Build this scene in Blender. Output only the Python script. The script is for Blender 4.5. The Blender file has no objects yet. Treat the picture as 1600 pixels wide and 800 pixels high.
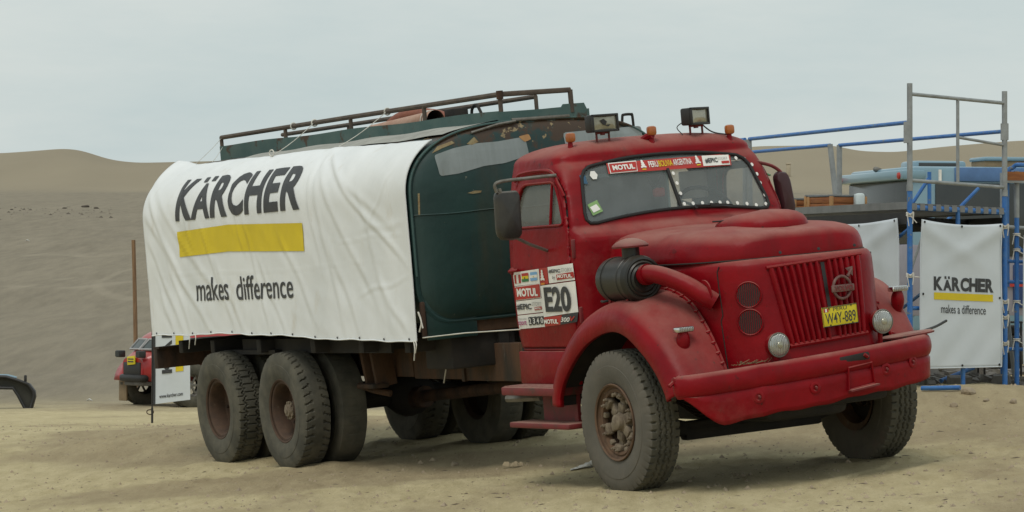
import bpy, bmesh, math, random
import numpy as np
from mathutils import Vector, Matrix
R_=math.radians; pi=math.pi; sin=math.sin; cos=math.cos
random.seed(7); rng=np.random.RandomState(11)
scene=bpy.context.scene
COL=scene.collection
# ------------------------------------------------------------------ camera, sky, sun, exposure
CAMZ=1.55
cam_d=bpy.data.cameras.new('camera'); cam=bpy.data.objects.new('camera',cam_d); COL.objects.link(cam)
cam_d.sensor_width=36; cam_d.lens=5000/1600*36; cam_d.clip_start=.5; cam_d.clip_end=6000
cam.location=(0,0,CAMZ); cam.rotation_euler=(pi/2+math.atan(40/5000),0,0)
scene.camera=cam
SUN_EL=R_(58); SUN_AZ=R_(205)      # azimuth of the sun seen from above, clockwise from +Y
w=bpy.data.worlds.new('World'); scene.world=w; w.use_nodes=True
nt=w.node_tree; nt.nodes.clear()
def N(t,nt=nt,**k):
    n=nt.nodes.new(t)
    for a,b in k.items(): setattr(n,a,b)
    return n
out=N('ShaderNodeOutputWorld'); bg=N('ShaderNodeBackground'); sky=N('ShaderNodeTexSky')
sky.sky_type='NISHITA'; sky.sun_disc=False; sky.sun_elevation=SUN_EL; sky.sun_rotation=SUN_AZ; sky.dust_density=4
bg.inputs[1].default_value=.1
tc=N('ShaderNodeTexCoord'); mp=N('ShaderNodeMapping'); mp.inputs['Scale'].default_value=(1.2,1.2,5)
nz=N('ShaderNodeTexNoise'); nz.inputs['Scale'].default_value=2.2; nz.inputs['Detail'].default_value=7; nz.inputs['Roughness'].default_value=.62
rp=N('ShaderNodeValToRGB'); rp.color_ramp.elements[0].position=.3; rp.color_ramp.elements[1].position=.72
rp.color_ramp.elements[0].color=(5.2,6.15,6.2,1); rp.color_ramp.elements[1].color=(7.5,7.75,7.35,1)   # veil of cloud
mx=N('ShaderNodeMix',data_type='RGBA'); mx.inputs[0].default_value=.9
L=nt.links.new
L(tc.outputs['Generated'],mp.inputs[0]); L(mp.outputs[0],nz.inputs[0]); L(nz.outputs[0],rp.inputs[0])
L(sky.outputs[0],mx.inputs[6]); L(rp.outputs[0],mx.inputs[7]); L(mx.outputs[2],bg.inputs[0]); L(bg.outputs[0],out.inputs[0])
sd=bpy.data.lights.new('sun','SUN'); sd.energy=1.3; sd.angle=R_(25); sd.color=(1,.95,.86)
so=bpy.data.objects.new('sun',sd); COL.objects.link(so)
dv=Vector((sin(SUN_AZ)*cos(SUN_EL),cos(SUN_AZ)*cos(SUN_EL),sin(SUN_EL)))
so.rotation_euler=dv.to_track_quat('Z','Y').to_euler(); so.location=(0,0,60)
vs=scene.view_settings; vs.view_transform='Standard'; vs.look='None'; vs.exposure=.07; vs.gamma=1; vs.use_curve_mapping=False

# ------------------------------------------------------------------ materials
MATS={}
def srgb(*c):
    return tuple(((v/255)/12.92 if v<=10 else (((v/255)+.055)/1.055)**2.4) for v in c)
def mat(name,col,col2=None,rough=.6,scale=6,detail=6,lo=.4,hi=.65,metal=0,bump=0,bscale=40,dust=None,dustamt=0,spots=None,spot_scale=9,spot_lo=.62,spot_w=.06,spec=.5,stretch=(1,1,1),coat=0,alpha=1):
    m=bpy.data.materials.new(name); m.use_nodes=True; t=m.node_tree; b=t.nodes['Principled BSDF']
    lk=t.links.new
    tc=N('ShaderNodeTexCoord',t); mp=N('ShaderNodeMapping',t); mp.inputs['Scale'].default_value=stretch
    lk(tc.outputs['Object'],mp.inputs[0])
    cur=None
    def rgb(c): return (c[0],c[1],c[2],1)
    if col2 is None: col2=tuple(x*.82 for x in col)
    nz=N('ShaderNodeTexNoise',t); nz.inputs['Scale'].default_value=scale; nz.inputs['Detail'].default_value=detail; nz.inputs['Roughness'].default_value=.6
    lk(mp.outputs[0],nz.inputs[0])
    r=N('ShaderNodeValToRGB',t); r.color_ramp.elements[0].position=lo; r.color_ramp.elements[1].position=hi
    r.color_ramp.elements[0].color=rgb(col); r.color_ramp.elements[1].color=rgb(col2); lk(nz.outputs[0],r.inputs[0]); cur=r.outputs[0]
    if spots:
        n2=N('ShaderNodeTexNoise',t); n2.inputs['Scale'].default_value=spot_scale; n2.inputs['Detail'].default_value=8; n2.inputs['Roughness'].default_value=.65
        lk(mp.outputs[0],n2.inputs[0])
        r2=N('ShaderNodeValToRGB',t); r2.color_ramp.elements[0].position=spot_lo; r2.color_ramp.elements[1].position=spot_lo+spot_w
        r2.color_ramp.elements[0].color=(0,0,0,1); r2.color_ramp.elements[1].color=(1,1,1,1); lk(n2.outputs[0],r2.inputs[0])
        m2=N('ShaderNodeMix',t,data_type='RGBA'); lk(r2.outputs[0],m2.inputs[0]); lk(cur,m2.inputs[6]); m2.inputs[7].default_value=rgb(spots); cur=m2.outputs[2]
    if dust:
        # dust lies on surfaces that face up
        g=N('ShaderNodeNewGeometry',t); sx=N('ShaderNodeSeparateXYZ',t); lk(g.outputs['Normal'],sx.inputs[0])
        mr=N('ShaderNodeMapRange',t); mr.inputs[1].default_value=.45; mr.inputs[2].default_value=1.0; mr.inputs[3].default_value=.015; mr.inputs[4].default_value=dustamt; lk(sx.outputs[2],mr.inputs[0])
        n3=N('ShaderNodeTexNoise',t); n3.inputs['Scale'].default_value=3.5; n3.inputs['Detail'].default_value=7; lk(tc.outputs['Object'],n3.inputs[0])
        ml=N('ShaderNodeMath',t,operation='MULTIPLY'); lk(mr.outputs[0],ml.inputs[0]); 
        ad=N('ShaderNodeMath',t,operation='MULTIPLY_ADD'); lk(n3.outputs[0],ad.inputs[0]); ad.inputs[1].default_value=1.3; ad.inputs[2].default_value=.35; lk(ad.outputs[0],ml.inputs[1]); ml.use_clamp=True
        m3=N('ShaderNodeMix',t,data_type='RGBA'); lk(ml.outputs[0],m3.inputs[0]); lk(cur,m3.inputs[6]); m3.inputs[7].default_value=rgb(dust); cur=m3.outputs[2]
    lk(cur,b.inputs['Base Color'])
    b.inputs['Roughness'].default_value=rough; b.inputs['Metallic'].default_value=metal
    b.inputs['Specular IOR Level'].default_value=spec; b.inputs['Coat Weight'].default_value=coat
    if alpha<1: b.inputs['Alpha'].default_value=alpha
    if bump:
        n4=N('ShaderNodeTexNoise',t); n4.inputs['Scale'].default_value=bscale; n4.inputs['Detail'].default_value=5; lk(mp.outputs[0],n4.inputs[0])
        bp=N('ShaderNodeBump',t); bp.inputs['Strength'].default_value=bump; bp.inputs['Distance'].default_value=.02; lk(n4.outputs[0],bp.inputs['Height']); lk(bp.outputs[0],b.inputs['Normal'])
    MATS[name]=m; return m
DUST=(.30,.235,.165)
def red_paint():
    m=bpy.data.materials.new('red_paint'); m.use_nodes=True; t=m.node_tree; b=t.nodes['Principled BSDF']; lk=t.links.new
    tc=N('ShaderNodeTexCoord',t)
    def noise(sc,det=6,st=(1,1,1),ro=.6):
        mp=N('ShaderNodeMapping',t); mp.inputs['Scale'].default_value=st; lk(tc.outputs['Object'],mp.inputs[0])
        n=N('ShaderNodeTexNoise',t); n.inputs['Scale'].default_value=sc; n.inputs['Detail'].default_value=det; n.inputs['Roughness'].default_value=ro; lk(mp.outputs[0],n.inputs[0]); return n.outputs[0]
    def mr(v,a,c,lo=0,hi=1):
        r=N('ShaderNodeMapRange',t); r.inputs[1].default_value=a; r.inputs[2].default_value=c; r.inputs[3].default_value=lo; r.inputs[4].default_value=hi; lk(v,r.inputs[0]); return r.outputs[0]
    def mul(a,c):
        q=N('ShaderNodeMath',t,operation='MULTIPLY'); q.use_clamp=True; lk(a,q.inputs[0]); lk(c,q.inputs[1]); return q.outputs[0]
    def mix(f,a,c):
        x=N('ShaderNodeMix',t,data_type='RGBA'); lk(f,x.inputs[0])
        for k,v in((6,a),(7,c)):
            if isinstance(v,tuple): x.inputs[k].default_value=(*v,1)
            else: lk(v,x.inputs[k])
        return x.outputs[2]
    c=mix(mr(noise(2.5,7),.35,.68),(.236,.0028,.0075),(.155,.0026,.0066))
    c=mix(mr(noise(5,8,(1,1,.16)),.56,.72,0,.45),c,(.12,.012,.011))          # run-down grime
    c=mix(mr(noise(9,9,(1,1,1),.72),.62,.66,0,.75),c,(.075,.012,.012))
    c=mix(mr(noise(1.1,8,(1,1,1),.7),.56,.66,0,.35),c,(.26,.06,.05))           # sun-faded areas           # touched-up darker chips
    c=mix(mr(noise(31,4),.70,.72),c,(.030,.016,.012))                          # bare specks
    g=N('ShaderNodeNewGeometry',t); sx=N('ShaderNodeSeparateXYZ',t); lk(g.outputs['Normal'],sx.inputs[0])
    up=mr(sx.outputs[2],.38,.97,.008,.80)
    d=mul(up,mr(noise(3.2,9,(.6,1,1),.68),.25,.72,.25,1.15)); c=mix(d,c,(.34,.175,.145))
    lk(c,b.inputs['Base Color'])
    lk(mr(d,0,.6,.36,.75),b.inputs['Roughness']); b.inputs['Specular IOR Level'].default_value=.16
    bp=N('ShaderNodeBump',t); bp.inputs['Strength'].default_value=.28; bp.inputs['Distance'].default_value=.03; lk(noise(4.5,3),bp.inputs['Height'])
    b2=N('ShaderNodeBump',t); b2.inputs['Strength'].default_value=.10; b2.inputs['Distance'].default_value=.004; lk(noise(60,4),b2.inputs['Height']); lk(bp.outputs[0],b2.inputs['Normal']); lk(b2.outputs[0],b.inputs['Normal'])
    MATS['red_paint']=m; return m
RED=red_paint()
REDBARE=mat('red_paint_worn',(.17,.012,.016),(.11,.016,.014),rough=.6,scale=9,dust=(.33,.19,.15),dustamt=.8,spots=(.06,.03,.02),spot_lo=.6)
INT=mat('cab_lining',(.06,.063,.062),rough=.85)
def teal_paint():
    m=bpy.data.materials.new('teal_paint'); m.use_nodes=True; t=m.node_tree; b=t.nodes['Principled BSDF']; lk=t.links.new
    tc=N('ShaderNodeTexCoord',t); sx=N('ShaderNodeSeparateXYZ',t); lk(tc.outputs['Object'],sx.inputs[0])
    def noise(sc,det=7,st=(1,1,1),ro=.62):
        mp=N('ShaderNodeMapping',t); mp.inputs['Scale'].default_value=st; lk(tc.outputs['Object'],mp.inputs[0])
        n=N('ShaderNodeTexNoise',t); n.inputs['Scale'].default_value=sc; n.inputs['Detail'].default_value=det; n.inputs['Roughness'].default_value=ro; lk(mp.outputs[0],n.inputs[0]); return n.outputs[0]
    def mr(v,a,c,lo=0,hi=1):
        r=N('ShaderNodeMapRange',t); r.inputs[1].default_value=a; r.inputs[2].default_value=c; r.inputs[3].default_value=lo; r.inputs[4].default_value=hi; lk(v,r.inputs[0]); return r.outputs[0]
    def op(o,a,c):
        q=N('ShaderNodeMath',t,operation=o); q.use_clamp=True
        lk(a,q.inputs[0]); 
        if isinstance(c,float): q.inputs[1].default_value=c
        else: lk(c,q.inputs[1])
        return q.outputs[0]
    def mix(f,a,c):
        x=N('ShaderNodeMix',t,data_type='RGBA'); lk(f,x.inputs[0])
        for k,v in((6,a),(7,c)):
            if isinstance(v,tuple): x.inputs[k].default_value=(*v,1)
            else: lk(v,x.inputs[k])
        return x.outputs[2]
    c=mix(mr(noise(1.6,6),.3,.7),(.006,.027,.027),(.013,.044,.040))
    c=mix(mr(noise(3,8,(1,1,.13)),.55,.75,0,.55),c,(.055,.045,.024))           # rust runs
    edge=mr(sx.outputs[2],2.52,2.80,0,.30)                                        # rust creeps in from the top seam
    r=mr(op('ADD',noise(6,8),edge),.70,.78); c=mix(r,c,(.05,.028,.014))
    f=mr(op('ADD',noise(10,8),op('MULTIPLY',edge,.55)),.755,.775); c=mix(f,c,(.25,.19,.10))
    c=mix(mr(noise(17,6),.71,.73),c,(.13,.14,.11))
    lk(c,b.inputs['Base Color']); b.inputs['Roughness'].default_value=.48
    bp=N('ShaderNodeBump',t); bp.inputs['Strength'].default_value=.3; bp.inputs['Distance'].default_value=.03; lk(noise(3.2,3),bp.inputs['Height']); lk(bp.outputs[0],b.inputs['Normal'])
    MATS['teal_paint']=m; return m
TEAL=teal_paint()
TEALR=mat('teal_paint_rusted',(.045,.098,.094),(.07,.12,.112),rough=.65,scale=4,spots=(.055,.028,.014),spot_scale=3.4,spot_lo=.56,spot_w=.05,bump=.12,bscale=12)
RUST=mat('rust',(.065,.032,.017),(.024,.014,.009),rough=.85,scale=8,bump=.3,bscale=30,stretch=(1,1,.4))
RUSTBR=mat('rusty_flank',(.085,.042,.02),(.03,.024,.018),rough=.8,scale=4,spots=(.12,.11,.09),spot_scale=5,spot_lo=.62,spot_w=.1,stretch=(1.2,1,.35),bump=.15)
RIMM=mat('rim_rust_paint',(.125,.070,.038),(.08,.048,.03),rough=.8,scale=9,spots=(.13,.10,.07),spot_scale=12,spot_lo=.6,bump=.1)
RIMD=mat('rim_dish_rust',(.040,.020,.012),(.022,.013,.009),rough=.9,scale=8,bump=.1)
HUBM=mat('hub_dusty_iron',(.21,.17,.12),(.11,.08,.055),rough=.8,scale=14,bump=.1)
TYRE=mat('tyre_rubber_dusty',(.060,.058,.045),(.108,.10,.075),rough=.9,scale=5,spots=(.10,.09,.07),spot_scale=11,spot_lo=.58,spot_w=.2,bump=.15,bscale=60)
TYREF=mat('front_tyre_rubber_dusty',(.095,.088,.072),(.125,.112,.09),rough=.92,scale=4,spots=(.15,.10,.085),spot_scale=5,spot_lo=.6,spot_w=.15,bump=.12,bscale=60)
DARK=mat('dark_iron',(.012,.011,.010),(.022,.018,.014),rough=.8,scale=7)
BLACK=mat('black_plastic',(.018,.018,.018),rough=.5)
RUBBER=mat('window_rubber',(.012,.012,.012),rough=.7)
FILTER=mat('filter_black',(.010,.011,.010),(.022,.020,.016),rough=.4,scale=6,dust=DUST,dustamt=.12,spots=(.09,.06,.035),spot_scale=6,spot_lo=.68)
CHROME=mat('chrome',(.7,.7,.68),rough=.18,metal=1)
STEEL=mat('steel_tube_weathered',(.22,.21,.19),(.14,.13,.11),rough=.55,metal=.6,scale=12)
RAILM=mat('railing_brown',(.065,.05,.04),(.10,.075,.055),rough=.75,scale=9)
GREYP=mat('grey_primer',(.25,.285,.29),(.20,.23,.23),rough=.7,scale=3,spots=(.17,.14,.07),spot_scale=3,spot_lo=.66,spot_w=.12,stretch=(1,2.5,.5))
CANVAS=mat('canvas_grey',(.33,.33,.30),(.25,.25,.225),rough=.9,scale=5)
TARP=mat('white_tarp',(.76,.78,.79),(.69,.712,.72),rough=.5,scale=1.5,bump=.14,bscale=11,spots=(.62,.60,.55),spot_scale=3.2,spot_lo=.60,spot_w=.18,stretch=(1,1,.5))
CLOTH=mat('white_banner',(.59,.635,.68),(.545,.59,.63),rough=.7,scale=2,bump=.05,bscale=14)
PRINTK=mat('print_black',(.030,.032,.036),(.045,.047,.05),rough=.55)
PRINTY=mat('print_yellow',(.68,.52,.012),(.60,.46,.012),rough=.6,scale=2)
PWHITE=mat('print_white',(.78,.77,.73),(.7,.69,.66),rough=.5)
PRED=mat('print_red',(.42,.028,.020),(.38,.03,.022),rough=.5)
PORANGE=mat('print_orange',(.65,.22,.02),rough=.5)
PGREEN=mat('print_green',(.02,.16,.06),rough=.5)
PGREENL=mat('print_light_green',(.22,.38,.14),rough=.5)
PSKY=mat('print_sky_blue',(.20,.42,.70),rough=.5)
PGREY=mat('print_grey',(.36,.36,.36),rough=.5)
PMAG=mat('print_magenta',(.40,.03,.20),rough=.5)
PBLUE=mat('print_dark_blue',(.03,.10,.18),rough=.5)
PLATEY=mat('plate_yellow',(.62,.52,.012),(.56,.46,.015),rough=.5,scale=8)
AMBER=mat('amber_lens',(.40,.12,.018),(.30,.08,.012),rough=.35,coat=.4)
BLUE=mat('blue_scaffold',(.022,.125,.40),(.05,.17,.42),rough=.45,scale=12,spots=(.16,.18,.19),spot_scale=22,spot_lo=.60,spot_w=.03)
GREYT=mat('grey_scaffold',(.30,.32,.325),(.22,.23,.23),rough=.5,scale=8,metal=.2)
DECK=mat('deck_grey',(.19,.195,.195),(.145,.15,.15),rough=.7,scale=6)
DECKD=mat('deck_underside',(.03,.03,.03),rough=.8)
WOOD=mat('weathered_pole_wood',(.24,.145,.075),(.15,.085,.045),rough=.85,scale=6,stretch=(6,6,.5),bump=.3,bscale=20)
CRATE=mat('crate_orange_wood',(.30,.11,.03),(.20,.065,.02),rough=.7,scale=5,stretch=(1,1,6))
CRATEL=mat('crate_pale_wood',(.42,.23,.09),(.33,.17,.07),rough=.7,scale=6)
RVBODY=mat('camper_pale_blue',(.19,.31,.385),(.17,.28,.35),rough=.35,scale=1.5,coat=.3)
RVLILAC=mat('camper_lilac',(.26,.25,.29),(.23,.22,.26),rough=.5)
RVBLUE=mat('camper_dark_blue',(.02,.05,.16),rough=.35)
RVSTRIPE=mat('camper_stripe_blue',(.08,.17,.36),rough=.4)
RVGLASS=mat('camper_dark_glass',(.028,.034,.036),(.04,.045,.045),rough=.22,scale=1.5)
HOSEP=mat('hose_salmon',(.42,.27,.20),(.35,.20,.14),rough=.7,scale=5)
HOSER=mat('hose_rust_red',(.26,.09,.05),(.19,.06,.035),rough=.7,scale=5)
ROPE=mat('rope_white',(.62,.60,.54),rough=.8)
STONE=mat('pale_stone',(.36,.29,.20),(.27,.22,.155),rough=.9,scale=14,bump=.4,bscale=40)
STONED=mat('dark_stone',(.07,.06,.05),(.11,.09,.07),rough=.9,scale=9)
RUBBLE=mat('grey_rubble',(.17,.16,.145),(.11,.10,.09),rough=.9,scale=9)
BAG=mat('white_bag',(.62,.62,.58),rough=.6)
CARRED=mat('race_car_red',(.36,.016,.020),(.32,.014,.018),rough=.35,coat=.3,dust=DUST,dustamt=.25)
CARGLASS=mat('race_car_glass',(.035,.045,.045),rough=.25)
SEAT=mat('seat_cloth',(.10,.095,.085),rough=.9)
KHAKI=mat('mud_flap_tan',(.26,.19,.11),rough=.8)
def glass(name,alpha,col,rough=.06,curt=None):
    m=bpy.data.materials.new(name); m.use_nodes=True; t=m.node_tree; b=t.nodes['Principled BSDF']
    b.inputs['Base Color'].default_value=(*col,1); b.inputs['Roughness'].default_value=rough; b.inputs['Alpha'].default_value=alpha
    nz=N('ShaderNodeTexNoise',t); nz.inputs['Scale'].default_value=7; nz.inputs['Detail'].default_value=5
    tc=N('ShaderNodeTexCoord',t); t.links.new(tc.outputs['Object'],nz.inputs[0])
    mr=N('ShaderNodeMapRange',t); mr.inputs[3].default_value=alpha-.12; mr.inputs[4].default_value=alpha+.12; t.links.new(nz.outputs[0],mr.inputs[0]); t.links.new(mr.outputs[0],b.inputs['Alpha'])
    MATS[name]=m; return m
GLASS=glass('dusty_sheen_glass',.44,(.25,.28,.28),.07)  # dust plus sky reflection painted in as grey tint and opacity
GLASSD=glass('dusty_side_glass',.62,(.17,.165,.14),.2)
LENS=bpy.data.materials.new('lamp_lens'); LENS.use_nodes=True
_b=LENS.node_tree.nodes['Principled BSDF']; _b.inputs['Base Color'].default_value=(.46,.47,.45,1); _b.inputs['Roughness'].default_value=.16; _b.inputs['Metallic'].default_value=.55; _b.inputs['Coat Weight'].default_value=.6
_t=LENS.node_tree; _tc=N('ShaderNodeTexCoord',_t); _wv=N('ShaderNodeTexWave',_t); _wv.bands_direction='Y'; _wv.inputs['Scale'].default_value=22; _wv.inputs['Distortion'].default_value=.6
_bp=N('ShaderNodeBump',_t); _bp.inputs['Strength'].default_value=.9; _bp.inputs['Distance'].default_value=.01
_t.links.new(_tc.outputs['Object'],_wv.inputs[0]); _t.links.new(_wv.outputs[1],_bp.inputs['Height']); _t.links.new(_bp.outputs[0],_b.inputs['Normal'])
LENSW=mat('spot_lens_ribbed',(.40,.39,.31),(.24,.23,.17),rough=.15,scale=5,stretch=(1,1,1),metal=.4,coat=.5)

# ------------------------------------------------------------------ helpers
def tag(o,label=None,cat=None,group=None,kind=None):
    if label: o['label']=label
    if cat: o['category']=cat
    if group: o['group']=group
    if kind: o['kind']=kind
    return o
def empty(name,loc,label=None,cat=None,group=None,rot=None):
    o=bpy.data.objects.new(name,None); COL.objects.link(o); o.location=loc; o.empty_display_size=.2
    if rot is not None: o.rotation_euler=rot
    return tag(o,label,cat,group)
class MB:
    def __init__(s): s.v=[]; s.f=[]; s.m=[]
    def add(s,vs,fs,mi=0):
        o=len(s.v); s.v+= [tuple(p) for p in vs]; s.f+=[tuple(i+o for i in f) for f in fs]; s.m+=[mi]*len(fs); return s
    def box(s,c,d,rot=None,mi=0,bev=0):
        if bev>0:
            bm=bmesh.new(); bmesh.ops.create_cube(bm,size=1)
            for v in bm.verts: v.co=Vector((v.co.x*d[0],v.co.y*d[1],v.co.z*d[2]))
            bmesh.ops.bevel(bm,geom=list(bm.edges),offset=min(bev,min(d)*.45),segments=2,profile=.5,affect='EDGES')
            vs=[v.co.copy() for v in bm.verts]; bm.verts.index_update(); fs=[[v.index for v in f.verts] for f in bm.faces]; bm.free()
        else:
            vs=[Vector((x*d[0]/2,y*d[1]/2,z*d[2]/2)) for x in(-1,1) for y in(-1,1) for z in(-1,1)]
            fs=[(0,1,3,2),(4,6,7,5),(0,4,5,1),(2,3,7,6),(0,2,6,4),(1,5,7,3)]
        if rot is not None: vs=[rot@v for v in vs]
        c=Vector(c); return s.add([v+c for v in vs],fs,mi)
    def tube(s,path,r,seg=8,cap=True,mi=0,closed=False):
        P=[Vector(p) for p in path]; n=len(P); rr=r if hasattr(r,'__len__') else [r]*n
        T=[]
        for i in range(n):
            a=P[(i-1)%n] if (closed or i>0) else P[i]; b=P[(i+1)%n] if (closed or i<n-1) else P[i]
            T.append((b-a).normalized())
        up=Vector((0,0,1)) if abs(T[0].z)<.9 else Vector((1,0,0))
        u=T[0].cross(up).normalized(); vs=[]
        for i in range(n):
            u=(u-T[i]*u.dot(T[i])).normalized(); w_=T[i].cross(u)
            for k in range(seg):
                a=2*pi*k/seg; vs.append(P[i]+(u*cos(a)+w_*sin(a))*rr[i])
        fs=[]
        for i in range(n if closed else n-1):
            j=(i+1)%n
            for k in range(seg): fs.append((i*seg+k,i*seg+(k+1)%seg,j*seg+(k+1)%seg,j*seg+k))
        if cap and not closed: fs.append(tuple(range(seg))[::-1]); fs.append(tuple((n-1)*seg+k for k in range(seg)))
        return s.add(vs,fs,mi)
    def lathe(s,prof,c,axis,seg=32,mi=0,a0=0,a1=2*pi):
        """prof: list of (h,r) along axis"""
        ax=Vector(axis).normalized(); u=ax.orthogonal().normalized(); w_=ax.cross(u); c=Vector(c)
        full=abs(a1-a0-2*pi)<1e-6; vs=[]; fs=[]; n=len(prof); S=seg if full else seg+1
        for k in range(S):
            a=a0+(a1-a0)*k/seg
            for h,r in prof: vs.append(c+ax*h+(u*cos(a)+w_*sin(a))*r)
        for k in range(seg):
            j=(k+1)%S
            for i in range(n-1): fs.append((k*n+i,j*n+i,j*n+i+1,k*n+i+1))
        return s.add(vs,fs,mi)
    def grid(s,A,mi=0,flip=False,wrap=False):
        n=len(A); m=len(A[0]); vs=[p for row in A for p in row]; fs=[]
        for i in range(n if wrap else n-1):
            ii=(i+1)%n
            for j in range(m-1):
                q=(i*m+j,ii*m+j,ii*m+j+1,i*m+j+1); fs.append(q[::-1] if flip else q)
        return s.add(vs,fs,mi)
    def build(s,name,ms,parent=None,smooth=True,label=None,sharp=35):
        me=bpy.data.meshes.new(name); me.from_pydata([tuple(v) for v in s.v],[],s.f); 
        ms=ms if isinstance(ms,(list,tuple)) else [ms]
        for m in ms: me.materials.append(m)
        if len(ms)>1: me.polygons.foreach_set('material_index',s.m)
        if smooth:
            me.polygons.foreach_set('use_smooth',[True]*len(me.polygons))
        me.update()
        if smooth: 
            try: me.set_sharp_from_angle(angle=R_(sharp))
            except Exception: pass
        o=bpy.data.objects.new(name,me); COL.objects.link(o)
        if parent: o.parent=parent
        if label: o['label']=label
        return o
def link(name,me,parent,loc=None,rot=None):
    o=bpy.data.objects.new(name,me); COL.objects.link(o); o.parent=parent
    if loc is not None: o.location=loc
    if rot is not None: o.rotation_euler=rot
    return o
def lerp(x,X,Y): return float(np.interp(x,X,Y))
def catmull(P,n):
    P=[Vector(p) for p in P]; Q=[P[0]*2-P[1]]+P+[P[-1]*2-P[-2]]; out=[]
    for i in range(1,len(Q)-2):
        for k in range(n):
            t=k/n; a,b,c,d=Q[i-1],Q[i],Q[i+1],Q[i+2]
            out.append(.5*((2*b)+(c-a)*t+(2*a-5*b+4*c-d)*t*t+(3*b-a-3*c+d)*t**3))
    out.append(P[-1]); return out
_tc={}
def text_geo(body,bold=0,shear=0,space=1):
    key=(body,bold,shear,space)
    if key in _tc: return _tc[key]
    cu=bpy.data.curves.new('tmp','FONT'); cu.body=body; cu.size=1; cu.offset=bold; cu.shear=shear; cu.space_character=space; cu.resolution_u=4
    o=bpy.data.objects.new('tmp',cu); COL.objects.link(o)
    dg=bpy.context.evaluated_depsgraph_get(); dg.update(); oe=o.evaluated_get(dg)
    me=oe.to_mesh(); V=np.array([v.co[:2] for v in me.vertices]); Fc=[list(p.vertices) for p in me.polygons]
    oe.to_mesh_clear(); bpy.data.objects.remove(o); bpy.data.curves.remove(cu)
    V=V-V.min(0); V=V/V.max(0)
    _tc[key]=(V,Fc); return V,Fc
def text_obj(name,body,mapf,x0,x1,y0,y1,m,parent,bold=0,shear=0,space=1,cut=None):
    V,Fc=text_geo(body,bold,shear,space)
    bm=bmesh.new(); vs=[bm.verts.new((x0+(x1-x0)*v[0],y0+(y1-y0)*v[1],0)) for v in V]
    for f in Fc:
        try: bm.faces.new([vs[i] for i in f])
        except ValueError: pass
    if cut:
        for ax,a,b in ((0,x0,x1),(1,y0,y1)):
            k=a+cut
            while k<b:
                no=(1,0,0) if ax==0 else (0,1,0); co=(k,0,0) if ax==0 else (0,k,0)
                bmesh.ops.bisect_plane(bm,geom=bm.verts[:]+bm.edges[:]+bm.faces[:],plane_co=co,plane_no=no); k+=cut
    for v in bm.verts: v.co=Vector(mapf(v.co.x,v.co.y))
    me=bpy.data.meshes.new(name); bm.to_mesh(me); bm.free(); me.materials.append(m)
    o=bpy.data.objects.new(name,me); COL.objects.link(o); o.parent=parent; return o
def quad_obj(name,mapf,pts,m,parent,cut=None):
    bm=bmesh.new(); bm.faces.new([bm.verts.new((p[0],p[1],0)) for p in pts])
    if cut:
        xs=[p[0] for p in pts]; ys=[p[1] for p in pts]
        for no,a,b in (((1,0,0),min(xs),max(xs)),((0,1,0),min(ys),max(ys))):
            k=a+cut
            while k<b:
                bmesh.ops.bisect_plane(bm,geom=bm.verts[:]+bm.edges[:]+bm.faces[:],plane_co=[k*q for q in no],plane_no=no); k+=cut
    for v in bm.verts: v.co=Vector(mapf(v.co.x,v.co.y))
    me=bpy.data.meshes.new(name); bm.to_mesh(me); bm.free(); me.materials.append(m)
    o=bpy.data.objects.new(name,me); COL.objects.link(o); o.parent=parent; return o
# ------------------------------------------------------------------ truck pose (the truck leans on the sloping sand)
TR=Matrix(((0.46503683,0.88109693,-0.08607531),(-0.88506423,0.46491698,-0.02266080),(0.02005151,0.08672029,0.99603089)))
TT=Vector((1.82302,23.94790,0.10356))
def t2w(p): return TR@Vector(p)+TT
def smooth(a,b,x):
    t=np.clip((np.asarray(x,float)-a)/(b-a),0,1); return t*t*(3-2*t)
_ng=rng.rand(64,64)
def vnoise(x,y,s):
    x=np.asarray(x)*s; y=np.asarray(y)*s; xi=np.floor(x).astype(int); yi=np.floor(y).astype(int); fx=x-xi; fy=y-yi
    fx=fx*fx*(3-2*fx); fy=fy*fy*(3-2*fy); g=lambda a,b:_ng[a%64,b%64]
    return (g(xi,yi)*(1-fx)+g(xi+1,yi)*fx)*(1-fy)+(g(xi,yi+1)*(1-fx)+g(xi+1,yi+1)*fx)*fy-.5
_cu=np.arange(-3400,5000,4.0); _cr=np.interp(_cu,[-3000,-1500,-600,0,60,100,128,150,175,215,265,500,900,1150,1185,1300,1318,1340,1400,1470,1600,2100,3200,4600],
                    [225,262,236,247,242.5,238.5,241,249,256.5,260,258,250,236,236,232,231.5,235.5,241.5,244.5,237.5,228,240,215,250]); _k=np.exp(-np.linspace(-2.2,2.2,23)**2); CREST_U=_cu[11:-11]; CREST_R=np.convolve(_cr,_k/_k.sum(),'valid')      # dune crest line by bearing
WHEEL_W=[]   # footprints of the truck's wheels, world x,y
for _x,_y in [(0,-1.04),(0,1.04),(-5.84,-1.12),(-5.84,-.76),(-5.84,1.12),(-5.84,.76),(-7.33,-1.12),(-7.33,-.76),(-7.33,1.12),(-7.33,.76)]:
    WHEEL_W.append(t2w((_x,_y,0)))
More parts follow.
